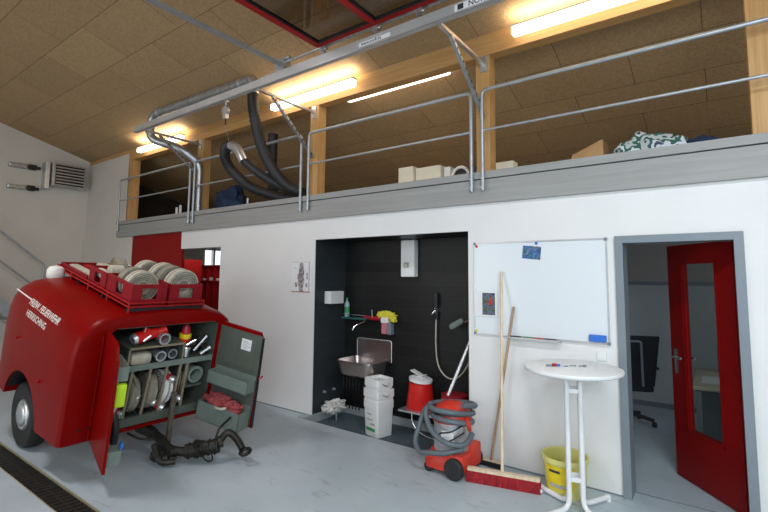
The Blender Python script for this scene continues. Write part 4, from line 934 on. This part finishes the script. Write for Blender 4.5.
#PART3
# ============================================================ TRAILER
a12 = math.radians(12); c_, s_ = math.cos(a12), math.sin(a12)
TT = Matrix(((c_, 0, s_, -4.506), (0, 1, 0, 1.591), (-s_, 0, c_, 0.30), (0, 0, 0, 1)))
TW = 1.57
tl = thing('fire_trailer', (0, 0, 0), 'red fire brigade equipment trailer with open end doors and white lettering', 'trailer', T=TT)
half = [(0, .10), (0, 0.0)]
def section(X, k=0.0, zt=1.0, inset=0.0, zb=0.0):
    """closed outline, going round; inset shrinks the width, zt scales the height"""
    L_ = [(0, zb), (0, .30), (.002, .60), (.015, .78), (.04, .90), (.095, 1.0), (.20, 1.075), (.34, 1.108), (.55, 1.125)]
    pts = L_+[(TW/2, 1.13)]+[(TW-y, z) for y, z in L_[::-1]]
    out = []
    for y, z in pts:
        yy = TW/2+(y-TW/2)*(1-inset/(TW/2)); zz = z*zt
        out.append(Vector((X, yy, zz)))
    return out
secs = []
for X, ins, zt in ((0.0, .035, .972), (-.008, .018, .985), (-.03, .005, .996), (-.06, 0, 1), (-.5, 0, 1.003), (-1.0, 0, 1.006), (-1.4, 0, 1.004), (-1.65, .008, .985), (-1.82, .03, .945), (-1.96, .07, .87), (-2.06, .12, .77), (-2.13, .17, .64), (-2.17, .22, .50)):
    secs.append(section(X, zt=zt, inset=ins, zb=max(-.075, X*.16)))
bb = B(T=TT)
n = len(secs[0]); V = [p for r in secs for p in r]; F = []
for i in range(len(secs)-1):
    for j in range(n): F.append((i*n+j, i*n+(j+1) % n, (i+1)*n+(j+1) % n, (i+1)*n+j))
bb.add(V, F, True); bb.add(secs[0], [list(range(n))]); bb.add(secs[-1], [list(range(n))[::-1]])
body = bb.obj('body', M['red_paint'], tl)
# cut the cabinet and the wheel arches
def cutter(bld):
    me = D.meshes.new('cut'); me.from_pydata([tuple(p) for p in bld.v], [], bld.f); me.update()
    bm = bmesh.new(); bm.from_mesh(me); bmesh.ops.recalc_face_normals(bm, faces=bm.faces); bm.to_mesh(me); bm.free()
    o = D.objects.new('cut', me); COL.objects.link(o); o.matrix_world = TT; return o
c1 = B(); c1.prism([(.24, .03), (1.35, .03), (1.35, .96), (1.32, .99), (.33, .99), (.24, .90)], 1.12, (-1.02, 0, 0), (0, 1, 0), (0, 0, 1), (1, 0, 0))
AX, AZ, AR = -1.02, -.20, .49
c2 = B(); c2.cyl((AX, -.1, AZ), (AX, .24, AZ), AR, n=40)
c3 = B(); c3.cyl((AX, TW-.24, AZ), (AX, TW+.1, AZ), AR, n=40)
cuts = [cutter(q) for q in (c1, c2, c3)]
for q in cuts:
    md = body.modifiers.new('b', 'BOOLEAN'); md.operation = 'DIFFERENCE'; md.object = q; md.solver = 'EXACT'
bpy.context.view_layer.update()
dg = bpy.context.evaluated_depsgraph_get()
me2 = D.meshes.new_from_object(body.evaluated_get(dg)); body.modifiers.clear(); body.data = me2
bm = bmesh.new(); bm.from_mesh(me2)
for f in bm.faces: f.smooth = True
for e in bm.edges: e.smooth = not (len(e.link_faces) == 2 and e.calc_face_angle(0) > .5)
bm.to_mesh(me2); bm.free()
for q in cuts: D.objects.remove(q)
# black liners added in the wheel arches, painting in the shade there
for y0, y1, yb in ((.012, .236, .236), (TW-.236, TW-.012, TW-.236)):
    b = B(T=TT); A = [math.radians(24+132*k/24) for k in range(25)]; ri = AR-.008
    V = [(AX+ri*math.cos(q), y, AZ+ri*math.sin(q)) for y in (y0, y1) for q in A]
    b.add(V, [(k, k+1, 26+k, 25+k) for k in range(24)], True)
    V = [(AX+ri*math.cos(q), yb, AZ+ri*math.sin(q)) for q in A]; b.add(V, [list(range(25))]); b.obj('wheel_housing', M['black'], tl)
# lining
b = B(T=TT); g_ = .004
b.box(-1.01, -1.0, .245, 1.345, .035, .985); b.box(-1.0, -.012, .244, .25, .035, .90); b.box(-1.0, -.012, 1.34, 1.346, .035, .96); b.box(-1.0, -.012, .25, 1.34, .034, .045); b.box(-1.0, -.012, .34, 1.31, .98, .986)
b.obj('lining', M['grey_green'], tl, label='grey-green inner lining')
b = B(T=TT); b.box(-.03, .004, .245, 1.345, .045, .125); b.obj('kick_board', M['grey_green'], tl, label='grey-green board above the red sill')
b = B(T=TT); b.box(-.95, -.005, .255, 1.335, .575, .60); b.obj('shelf', M['grey_green'], tl)
b = B(T=TT); b.box(-.012, .0, .255, 1.335, .57, .625); b.obj('shelf_edge', M['grey_green_light'], tl)
b = B(T=TT)
for y in (.46, .985): b.box(-.9, -.01, y, y+.018, .60, .775)
b.box(-.9, -.01, .46, 1.0, .775, .79); b.obj('tray_compartment', M['grey_green'], tl)
b = B(T=TT); b.box(-.012, .002, .46, 1.003, .775, .795); b.box(-.012, .002, .46, .478, .60, .79); b.box(-.012, .002, .985, 1.003, .60, .79); b.obj('tray_edge', M['brownish'], tl, label='worn brown front edge of the tray')
for y, tp in ((.50, .53), (.665, .70), (.83, .86), (.965, 1.0), (1.06, 1.07)):
    b = B(T=TT); b.bar((-.02, y, .10), (-.02, tp, .58), .022, .018, upv=(1, 0, 0)); b.obj('divider_bar', M['brownish'], tl)
    b = B(T=TT); b.bar((-.9, y, .10), (-.9, tp, .58), .012, .018, upv=(1, 0, 0)); b.bar((-.9, y+.005, .10), (-.02, y+.005, .10), .012, .012); b.obj('divider_rail', M['grey_green'], tl)
b = B(T=TT); b.box(-.45, -.03, 1.09, 1.28, .30, .318); b.box(-.45, -.03, 1.09, 1.105, .318, .56); b.obj('side_shelf', M['grey_green'], tl)
# end face seam and bolts
b = B(T=TT); b.box(-.001, .0035, .222, .228, .0, .93); b.obj('door_seam', M['red_matt'], tl)
for y in (.14, .215): b = B(T=TT); b.lathe((.0, y, .118), [(.012, 0), (.012, .006)], 10, axis='X'); b.obj('bolt', M['black'], tl)
# lettering on the shoulder of the roof
def surf(u, v):
    """point on the left shoulder at length -X=u, v = arc length measured down from the roof edge"""
    L_ = [(.55, 1.127), (.34, 1.110), (.20, 1.077), (.095, 1.002), (.04, .902), (.015, .78), (.002, .6)]
    d = 0
    for i in range(len(L_)-1):
        a = Vector(L_[i]); c = Vector(L_[i+1]); l = (c-a).length
        if d+l >= v or i == len(L_)-2:
            p = a.lerp(c, (v-d)/l); nn = Vector((-(c-a).y, (c-a).x)).normalized(); nn = Vector((nn.x, nn.y))
            if nn.x > 0: nn = -nn
            return p+nn*.004
        d += l
def letter(body_, size, X0, v0, nm='lettering'):
    cu = D.curves.new('t', 'FONT'); cu.body = body_; cu.size = size; cu.extrude = 0; cu.resolution_u = 2; cu.offset = size*.02
    t = D.objects.new('t', cu); COL.objects.link(t); me = D.meshes.new_from_object(t); D.objects.remove(t)
    vs = []
    for v in me.vertices:
        p = surf(0, v0-v.co.y); vs.append(Vector((X0+v.co.x, p.x, p.y)))
    fs = [list(p.vertices) for p in me.polygons]; D.meshes.remove(me)
    q = B(T=TT); q.add(vs, fs); q.obj(nm, M['print_white'], tl, label='white lettering')
    return max(v.x for v in vs)
letter('FREIW. FEUERWEHR', .086, -1.27, .595); letter('HERRSCHING', .086, -1.23, .70)
b = B(T=TT); V = []; F = []
for i, v in enumerate((.545, .558)):
    for X in (-1.74, -1.5, -1.25): p = surf(0, v); V.append((X, p.x, p.y))
b.add(V, [(0, 1, 4, 3), (1, 2, 5, 4)]); b.obj('stripe', M['print_white'], tl, label='thin white stripe before the lettering')
# small latches on the side
for X_, Z_ in ((-1.30, .56), (-.60, .36)): b = B(T=TT); b.cyl((X_, -.002, Z_), (X_, -.02, Z_), .014, n=10); b.obj('side_latch', M['red_matt'], tl)
# wheels
iT = TT.inverted()
for nm, y0, sgn in (('n', 1.70, -1), ('f', 3.05, 1)):
    wc = Vector((-5.76, y0+.08, .325))
    b = B(); r = .325
    b.lathe(wc, [(r*.40, -.06), (r*.62, -.075), (r*.80, -.088), (r*.93, -.082), (r*.985, -.06), (r, -.03), (r, .03), (r*.985, .06), (r*.93, .082), (r*.80, .088), (r*.62, .075), (r*.40, .06)], 44, axis='Y', open_=True)
    wh = b.obj('wheel', M['black_rubber'], tl)
    b = B(); b.lathe(wc, [(r*.47, -.06), (r*.46, -.075), (r*.42, -.085), (r*.36, -.08), (r*.345, -.09), (r*.30, -.10), (r*.18, -.108), (.01, -.11)] if sgn < 0 else [(.01, .108), (r*.18, .105), (r*.34, .08), (r*.36, .05), (r*.52, .045), (r*.63, .07)], 36, axis='Y')
    W = WM[tl.name]
    hub = b.obj('hub_cap', M['galv_light'], tl, label='silver hub cap')
    hub.parent = wh; hub.matrix_parent_inverse = Matrix.Identity(4)
b = B(); b.cyl((-5.76, 1.80, .325), (-5.76, 3.12, .325), .03, n=10); b.obj('axle', M['black'], tl)
# beacon on the roof far end
b = B(T=TT); b.lathe((-1.66, .36, 1.075), [(.07, 0), (.085, .03), (.085, .09), (.065, .125), (.02, .14)], 24); b.obj('roof_lamp', M['canvas_white'], tl, label='cream white round roof lamp')
# roof rack
rk = [(-.03, .40), (-.03, 1.16), (-1.98, 1.16), (-1.98, .46)]
b = B(T=TT)
for z in (1.165, 1.20):
    b.tube([Vector((x, y, z)) for x, y in [(-.05, .42), (-.05, 1.16), (-1.80, 1.16), (-1.80, .42), (-.05, .42)]], .009, 8)
for x in (-.05, -.5, -.95, -1.4, -1.80):
    for y in (.42, 1.16): b.tube([(x, y, 1.10), (x, y, 1.21)], .009, 8)
b.obj('roof_rack', M['red_matt'], tl)
b = B(T=TT)
y = .44
while y < 1.15: b.box(-1.80, -.05, y, y+.028, 1.150, 1.158); y += .075
for x in (-.07, -.6, -1.2, -1.78): b.box(x-.012, x+.012, .41, 1.17, 1.12, 1.148)
b.obj('rack_slats', M['black'], tl)
# doors
def door(hy, uy, lab, inner):
    u = Vector((.54, uy, 0)).normalized(); nrm = Vector((-u.y, u.x, 0)) if inner > 0 else Vector((u.y, -u.x, 0))
    Td = TT @ Matrix(((u.x, nrm.x, 0, .004), (u.y, nrm.y, 0, hy), (0, 0, 1, 0), (0, 0, 0, 1)))
    return Td
TL = door(.236, -.105, '', 1)
b = B(T=TL); b.prism([(0, 0), (.545, -.01), (.525, .45), (.455, .875), (.40, .965), (.34, .99), (0, .99)], .022, (0, 0, 0), (1, 0, 0), (0, 0, 1), (0, 1, 0)); dl = b.obj('door_leaf', M['red_paint'], tl, label='left door leaf, red outside')
b = B(T=TL); b.prism([(.02, .02), (.525, .01), (.505, .45), (.44, .865), (.39, .945), (.34, .97), (.02, .97)], .004, (0, .022, 0), (1, 0, 0), (0, 0, 1), (0, 1, 0)); q = b.obj('inner_panel', M['grey_green'], tl); 
b = B(T=TL)
b.box(.10, .40, .026, .12, .68, .80); b.obj('door_tray', M['grey_green_light'], tl); b = B(T=TL); b.box(.2, .50, .026, .13, .02, .14); b.obj('door_tray', M['grey_green_light'], tl)
TR = door(1.372, .165, '', -1)
b = B(T=TR); b.prism([(0, 0), (.565, 0), (.555, .5), (.53, .94), (.50, .985), (0, .99)], -.024, (0, 0, 0), (1, 0, 0), (0, 0, 1), (0, 1, 0)); b.obj('door_leaf', M['red_paint'], tl, label='right door leaf, red rim')
b = B(T=TR); b.box(.015, .545, .0, .004, .015, .95); b.obj('inner_panel', M['grey_green'], tl, label='grey-green inner side of the right door')
b = B(T=TR); b.box(.05, .255, .004, .009, .57, .92, bev=.002); b.obj('pressed_field', M['grey_green'], tl); b = B(T=TR); b.box(.275, .48, .004, .009, .57, .92, bev=.002); b.obj('pressed_field', M['grey_green'], tl)
b = B(T=TR); b.prism([(.566, 0), (.578, 0), (.545, .93), (.531, .93)], -.03, (0, .004, 0), (1, 0, 0), (0, 0, 1), (0, 1, 0)); b.obj('rubber_edge', M['black'], tl)
def open_tray(T_, x0, x1, y0, y1, z0, z1, name, m):
    b = B(T=T_); w_ = .008
    b.box(x0, x1, y0, y1, z0, z0+w_); b.box(x0, x1, y1-w_, y1, z0, z1); b.box(x0, x1, y0, y0+w_, z0, z1+.03); b.box(x0, x0+w_, y0, y1, z0, z1); b.box(x1-w_, x1, y0, y1, z0, z1); return b.obj(name, m, tl)
open_tray(TR, .04, .535, .006, .135, .37, .50, 'door_tray', M['grey_green_light'])
open_tray(TR, .02, .535, .006, .19, .0, .19, 'door_tray', M['grey_green_light'])
b = B(T=TR); b.box(.30, .42, .0095, .0115, .765, .88); tag(b.obj('notice_sheet', M['paper']), 'small white notice fixed inside the right trailer door', 'notice')
b = B(T=TR)
for k in range(5): b.box(.315, .315+.06+.03*(k % 2), .0117, .0123, .785+.017*k, .791+.017*k)
n2 = b.obj('notice_print', M['label_grey']); 
nt_ = [o for o in D.objects if o.name.startswith('notice_sheet')][0]
Wn = WM[n2.name]; n2.parent = nt_; n2.matrix_parent_inverse = Matrix.Identity(4); n2.matrix_basis = WM[nt_.name].inverted() @ Wn
b = B(T=TR); b.blob((.20, .10, .20), .12, 3, .6, 2.6, 16, (1.3, .6, .6)); b.blob((.38, .10, .19), .10, 6, .6, 2.6, 14, (1.2, .65, .6)); tag(b.obj('red_hose_bundle', M['red_cloth']), 'bundle of faded red cloth hose in the lower tray of the right trailer door', 'bundle')
b = B(T=TR); b.tube(spline([(.20, .15, .16), (.26, .21, .19), (.33, .22, .20), (.37, .19, .21)], 4), .014, 8); tag(b.obj('pale_rag', M['canvas']), 'small pale rag end hanging over the lower door tray', 'rag')
b = B(T=TR); b.cyl((.57, .0, .52), (.57, -.06, .53), .008, n=8); b.obj('latch_pin', M['orange_red'], tl)
# items on the left door
b = B(T=TL); b.box(.35, .41, .04, .125, .46, .655, bev=.02)
tag(b.obj('safety_light', M['neon']), 'fluorescent yellow-green hand lamp on the inside of the left trailer door', 'lamp')
b = B(T=TL); b.tube(spline([(.34, .07, .38), (.38, .09, .28), (.36, .10, .15), (.42, .10, .06)], 5), .03, 10); tag(b.obj('black_strap', M['black']), 'black rubber strap hanging inside the left trailer door', 'strap')
b = B(T=TL); b.box(.44, .49, .12, .14, .14, .19, bev=.006); tag(b.obj('blue_tag', M['blue']), 'small blue and white tag on the lower tray of the left trailer door', 'tag')

# drawbar and coupling lying on the floor
dw = [(-4.75, 2.38, .22), (-4.42, 2.40, .20), (-4.22, 2.42, .12), (-4.05, 2.56, .10), (-3.93, 2.66, .12)]
b = B(); b.bar((-5.3, 2.38, .34), (-4.45, 2.38, .22), .07, .08); b.tube(spline(dw, 4), .042, 10); b.obj('drawbar', M['iron'], tl)
b = B(); b.tube(spline([(-4.3, 2.30, .18), (-4.18, 2.30, .06), (-4.1, 2.40, .05)], 4), .028, 10); b.lathe((-4.36, 2.36, .05), [(.05, -.03), (.055, -.02), (.055, .02), (.05, .03)], 16, axis='X'); b.obj('support_foot', M['iron'], tl)
b = B(); b.bar((-4.38, 2.47, .02), (-4.40, 2.53, .60), .042, .03); b.obj('support_stand', M['iron_bare'], tl, label='bare metal support stand')
b = B(); b.cyl((-4.10, 2.50, .11), (-3.88, 2.70, .15), .062, n=16)
for k in range(5):
    q = Vector((-4.08, 2.52, .112)).lerp(Vector((-3.90, 2.68, .148)), k/4); b.tube(arc(q, .068, 0, 2*PI, 14, (.7, -.7, 0), (0, 0, 1)), .008, 6)
b.obj('coupling_sleeve', M['iron'], tl)
b = B(); b.tube(spline([(-3.90, 2.69, .15), (-3.86, 2.76, .25), (-3.83, 2.80, .24), (-3.78, 2.82, .20), (-3.72, 2.82, .16), (-3.67, 2.81, .13)], 5), [.032]*26, 10); b.tube(arc((-3.63, 2.81, .12), .045, 0, 2*PI, 20, (1, 0, 0), (0, .9, .3)), .018, 8); b.obj('towing_eye', M['iron'], tl)
for i_, (c0, r_) in enumerate((((-4.33, 2.37, .10), .055), ((-4.20, 2.42, .10), .05), ((-4.02, 2.58, .13), .07), ((-3.90, 2.70, .17), .05))):
    b = B(); b.blob(c0, r_, i_+3, .6, 2.6, 8, (1.2, 1, 1)); b.obj('joint_casting', M['iron'], tl)
b = B(); b.tube(spline([(-3.94, 2.70, .18), (-3.97, 2.76, .27), (-3.92, 2.80, .34), (-3.88, 2.82, .38)], 5), .012, 8); b.obj('lever', M['iron'], tl)
b = B(); b.tube(arc((-3.90, 2.60, .08), .05, 0, 2*PI, 18, (.7, .5, 0), (0, -.3, 1)), .007, 6); b.obj('safety_ring', M['iron'], tl); b = B(); b.tube(spline([(-4.6, 2.2, .25), (-4.45, 2.24, .22), (-4.35, 2.34, .21)], 5), .01, 6); b.obj('safety_chain', M['iron'], tl)

# ------------------------------------------------------------ crates on the roof
def crate(x0, x1, y0, y1, z0, h, lab, long_=True):
    t = thing('red_crate', TT @ Vector(((x0+x1)/2, (y0+y1)/2, z0)), lab, 'crate', 'red hose crates on the trailer roof')
    w_ = .014
    b = B(T=TT); b.box(x0, x1, y0, y1, z0, z0+.012)
    # walls with hand holes
    for x in (x0, x1-w_):
        m_ = (y0+y1)/2; hw = (y1-y0)*.22; b.box(x, x+w_, y0, m_-hw, z0, z0+h); b.box(x, x+w_, m_+hw, y1, z0, z0+h); b.box(x, x+w_, m_-hw, m_+hw, z0, z0+h*.32); b.box(x, x+w_, m_-hw, m_+hw, z0+h*.82, z0+h)
    for y in (y0, y1-w_):
        m_ = (x0+x1)/2; hw = min(.07, (x1-x0)*.2)
        for q in (-1, 1):
            pass
        b.box(x0+w_, m_-hw, y, y+w_, z0, z0+h); b.box(m_+hw, x1-w_, y, y+w_, z0, z0+h); b.box(m_-hw, m_+hw, y, y+w_, z0, z0+h*.32); b.box(m_-hw, m_+hw, y, y+w_, z0+h*.82, z0+h)
    b.obj('box', M['crate'], t)
    return t
crate(-.60, -.08, .44, .77, 1.16, .205, 'red hose crate at the near left corner of the trailer roof')
crate(-.60, -.08, .80, 1.14, 1.16, .205, 'red hose crate at the near right corner of the trailer roof')
crate(-1.02, -.63, .44, 1.14, 1.16, .195, 'red crate across the trailer roof behind the two nearest crates')
t = thing('red_crate', TT @ Vector((-1.4, .8, 1.16)), 'low red tray with flat pale hoses at the far end of the trailer roof', 'crate', 'red hose crates on the trailer roof')
b = B(T=TT); b.box(-1.78, -1.06, .44, 1.14, 1.16, 1.172); b.box(-1.78, -1.06, .44, .452, 1.16, 1.24); b.box(-1.78, -1.06, 1.128, 1.14, 1.16, 1.24); b.box(-1.78, -1.768, .44, 1.14, 1.16, 1.24); b.obj('box', M['crate'], t)
# rolled hoses: annular rolls with canvas layers
def roll(name, c, r, w_, lab, axis='X', m='canvas', Tm=TT, tilt=0, grp='rolled hoses on the trailer roof', inner=.35, coupling=True):
    t = thing(name, (0, 0, 0), lab, 'hose', grp, T=Tm @ Matrix.Translation(c) @ Matrix.Rotation(tilt, 4, 'X' if axis != 'X' else 'Z'))
    W = WM[t.name]; b = B(T=W)
    prof = []; k = 6
    for i in range(k+1):
        rr_ = r*(inner+(1-inner)*i/k); prof.append((rr_, -w_/2-(.004 if i % 2 else 0)))
        if i < k: prof.append((rr_+r*(1-inner)/k*.5, -w_/2+.006))
    prof += [(p[0], -p[1]) for p in prof[::-1]]
    prof.append(prof[0])
    b.lathe((0, 0, 0), prof, 36, axis=axis, open_=True); b.m = 1
    for i in range(1, 5):
        q = r*(inner+(1-inner)*i/5)
        for sg in (-1, 1):
            b.lathe((0, 0, 0), [(q-.004, sg*(w_/2-.002)), (q-.004, sg*(w_/2+.006)), (q+.004, sg*(w_/2+.006)), (q+.004, sg*(w_/2-.002))], 30, axis=axis, open_=True)
    b.lathe((0, 0, 0), [(r*.995, -.012), (r*1.006, -.006), (r*1.006, .006), (r*.995, .012)], 30, axis=axis, open_=True)
    b.m = 0; b.obj('hose_roll', [M[m], M['canvas_dark'] if m != 'canvas_dark' else M['brownish']], t)
    b = B(T=W); b.lathe((0, 0, 0), [(r*inner*.98, -w_/2+.01), (r*inner*.5, -w_/2+.02), (r*inner*.5, w_/2-.02), (r*inner*.98, w_/2-.01)], 20, axis=axis)
    if coupling: b.obj('coupling', M['canvas_dark'], t)
    return t
roll('rolled_hose', (-.26, .60, 1.31), .150, .085, 'rolled pale hose standing in the near left roof crate, front one', 'Y' if False else 'X')
roll('rolled_hose', (-.42, .61, 1.31), .150, .085, 'rolled pale hose right behind the front one in the near left roof crate', 'X', 'canvas_dark')
roll('rolled_hose', (-.20, .97, 1.33), .165, .09, 'rolled pale hose in the near right roof crate, front one')
roll('rolled_hose', (-.36, .96, 1.33), .165, .085, 'rolled hose second in the near right roof crate', 'X', 'canvas_dark')
roll('rolled_hose', (-.51, .95, 1.33), .165, .085, 'rolled pale hose third in the near right roof crate')
roll('rolled_hose', (-.75, .90, 1.32), .15, .10, 'rolled pale hose in the crate across the roof, right one')
roll('rolled_hose', (-.90, .66, 1.33), .13, .09, 'rolled grey hose in the crate across the roof, left one', 'Y', 'canvas_dark')
b = B(T=TT); b.box(-1.00, -.66, .48, .56, 1.25, 1.34, bev=.03); b.cyl((-.72, .50, 1.36), (-.72, .62, 1.36), .06, n=20); tag(b.obj('folded_hose', M['canvas']), 'folded pale hose end over the rim of the crate across the roof', 'hose')
for i, (y0, y1, z, m, l) in enumerate(((.50, .60, 1.20, 'canvas', 'nearest flat pale hose in the far roof tray'), (.64, .72, 1.20, 'red_matt', 'flat red hose beside the nearest pale one in the far roof tray'), (.78, .90, 1.22, 'canvas', 'middle flat pale hose in the far roof tray'), (.95, 1.08, 1.24, 'canvas_white', 'farthest flat white hose in the far roof tray'))):
    b = B(T=TT); b.box(-1.74, -1.09, y0, y1, z-.025, z+.03, bev=.02); tag(b.obj('flat_hose', M[m]), l, 'hose')

# ------------------------------------------------------------ equipment in the cabinet
def roll_in(y, z, r, lab, m='canvas_white', tilt=.25, x=-.16):
    return roll('cabinet_hose', (x, y, z), r, .075, lab, 'Y', m, grp='hose rolls in the trailer cabinet', inner=.3, tilt=tilt)
roll_in(.40, .30, .17, 'white hose roll at the far left of the lower trailer compartment', 'canvas_white', -.12)
roll_in(.585, .29, .165, 'grey-white hose roll, second from left in the lower trailer compartment', 'canvas_dark', -.12)
roll_in(.745, .30, .17, 'pale hose roll, third from left in the lower trailer compartment', 'canvas_dark', -.15)
roll_in(.90, .30, .17, 'white hose roll, fourth from left in the lower trailer compartment', 'canvas_white', -.15)
for i, (y, z, l) in enumerate(((.47, .17, 'left hose coupling with red band, lower compartment'), (.60, .30, 'upper left hose coupling with red band, lower compartment'), (.77, .22, 'middle hose coupling with red band, lower compartment'), (.86, .15, 'lowest hose coupling with red band, lower compartment'), (.93, .42, 'upper right hose coupling with red band, lower compartment'), (1.03, .2, 'right hose coupling with red band, lower compartment'))):
    t = thing('hose_coupling', TT @ Vector((-.02, y, z)), l, 'coupling', 'couplings in the lower compartment')
    q = Vector((-.045, y, z)); d_ = Vector((.5, .35, -.15)).normalized()
    b = B(T=TT); b.tube([q-d_*.05, q-d_*.02, q+d_*.02, q+d_*.045], [.028, .038, .040, .034], 14); b.obj('metal_body', M['galv_light'], t)
    b = B(T=TT); b.tube([q-d_*.03, q+d_*.0], [.041, .042], 14); b.obj('red_band', M['red_dark_plastic'], t)
b = B(T=TT); b.tube(spline([(-.06, .56, .52), (-.04, .60, .40), (-.03, .55, .28)], 5), .012, 8); tag(b.obj('brown_strap', M['brownish']), 'worn brown strap between the hose rolls', 'strap')
for k in range(3):
    b = B(T=TT); b.cyl((-.05, 1.0+.028*k, .12), (-.04, 1.005+.028*k, .50-.02*k), .010, n=8); tag(b.obj('iron_rod', M['iron_bare']), 'upright iron rod beside the hose rolls', 'rod', 'upright rods in the trailer')
# big open pipe on side shelf
def pipe_piece(c, r, L_, lab, m='galv', name='suction_coupling', red=False, d=(1, 0, 0)):
    t = thing(name, TT @ Vector(c), lab, 'coupling', 'suction couplings in the trailer cabinet'); d = Vector(d).normalized(); c = Vector(c)
    b = B(T=TT); 
    P = [c-d*L_, c-d*.03, c-d*.03, c, c, c-d*.03, c-d*(L_-.01)]; Rr = [r*.78, r*.8, r, r, r*.72, r*.62, r*.6]
    b.tube(P[:3]+P[3:], Rr, 22, caps=False) if False else None
    e1 = d.cross(Vector((0, 0, 1))).normalized(); e2 = e1.cross(d); V = []; n = 22
    for p, q in zip(P, Rr):
        for j in range(n): V.append(p+(e1*math.cos(2*PI*j/n)+e2*math.sin(2*PI*j/n))*q)
    F = [(i*n+j, i*n+(j+1) % n, (i+1)*n+(j+1) % n, (i+1)*n+j) for i in range(len(P)-1) for j in range(n)]
    b.add(V, F, True); b.add(V[:n], [list(range(n))]); b.add(V[-n:], [list(range(n))]); b.obj('metal_ring', M[m], t)
    return t
pipe_piece((-.02, 1.185, .425), .085, .3, 'large open pipe end on the small side shelf at the right', 'grey_green_light')
pipe_piece((.01, .765, .685), .052, .3, 'grey ring coupling in the tray, left of two', 'galv_light')
pipe_piece((.0, .885, .69), .048, .3, 'grey ring coupling in the tray, right of two', 'galv')
pipe_piece((.03, .765, .86), .056, .22, 'silver ring coupling standing on top of the tray', 'galv_light')
b = B(T=TT); b.box(-.5, -.02, .50, .70, .61, .72, bev=.04); tag(b.obj('canvas_bundle', M['canvas']), 'pale canvas bundle lying in the tray', 'bundle')
t = thing('red_distributor', TT @ Vector((-.1, .65, .79)), 'red branching pipe piece with ball ends on top of the tray', 'distributor')
b = B(T=TT); b.tube([(-.06, .53, .86), (-.08, .72, .90)], [.055, .05], 16); b.tube([(-.12, .66, .86), (-.05, .62, .93)], [.04, .035], 12); b.tube([(-.10, .72, .88), (-.06, .82, .93)], [.05, .045], 14); b.obj('body', M['red_plastic'], t)
b = B(T=TT); b.tube([(-.055, .50, .85), (-.06, .53, .86)], [.045, .055], 16); b.cyl((-.05, .60, .90), (-.04, .60, .97), .007, n=8); b.tube([(-.02, .585, .845), (.0, .64, .90)], [.014, .014], 8); b.obj('metal_end', M['galv_light'], t)
t = thing('extinguisher_head', TT @ Vector((-.1, 1.04, .62)), 'red cylinder with yellow collar at the back of the upper compartment', 'extinguisher')
b = B(T=TT); b.lathe((-.12, 1.06, .605), [(.05, 0), (.055, .01), (.055, .16), (.05, .20)], 20); b.obj('cylinder', M['red_plastic'], t)
b = B(T=TT); b.lathe((-.12, 1.06, .80), [(.058, 0), (.058, .045), (.03, .05)], 20); b.obj('yellow_collar', M['label_yellow'], t)
b = B(T=TT); b.lathe((-.12, 1.06, .85), [(.045, 0), (.04, .06), (.02, .09)], 16); b.obj('top', M['red_dark_plastic'], t)
b = B(T=TT); b.cyl((-.03, 1.03, .75), (-.02, 1.12, .80), .018, n=10); b.lathe((-.05, 1.05, .63), [(.035, 0), (.04, .08), (.03, .1)], 14); tag(b.obj('valve_piece', M['chrome']), 'chrome valve piece beside the red cylinder', 'valve')
for i, (p0, p1, m) in enumerate((((-.10, 1.17, .66), (-.06, 1.27, .82), 'chrome'), ((-.06, 1.30, .64), (-.10, 1.18, .80), 'iron'), ((-.05, 1.22, .63), (-.03, 1.31, .70), 'galv_light'), ((-.15, 1.15, .70), (-.1, 1.30, .74), 'iron'))):
    b = B(T=TT); b.tube([p0, Vector(p0).lerp(Vector(p1), .5), p1], [.022, .016, .026], 12); tag(b.obj('nozzle', M[m]), ['chrome spray nozzle standing upright', 'dark iron spray nozzle crossing the chrome one', 'short bright spray nozzle in front', 'long dark spray nozzle lying at the back'][i]+' at the right of the upper trailer compartment', 'nozzle', 'nozzles in the trailer')
for i, (y, z, r, m) in enumerate(((.36, .68, .035, 'galv_light'), (.33, .77, .03, 'galv'), (.41, .64, .03, 'canvas'), (.30, .64, .03, 'iron'))):
    b = B(T=TT); b.tube([(-.12, y-.04, z), (-.05, y+.03, z+.015)], [r, r*.8], 12); tag(b.obj('small_fitting', M[m]), ['larger bright hose fitting', 'upper grey hose fitting', 'pale hose fitting nearest the tray', 'dark iron hose fitting at the edge'][i]+' at the left end of the upper shelf', 'fitting', 'small fittings on the upper shelf')
b = B(T=TT); b.blob((-.2, 1.12, .17), .07, 3, .5, 2.5, 12, (1, 1.1, .7)); tag(b.obj('dark_tool_bag', M['black']), 'small dark bag on the lower cabinet floor at the right', 'bag')
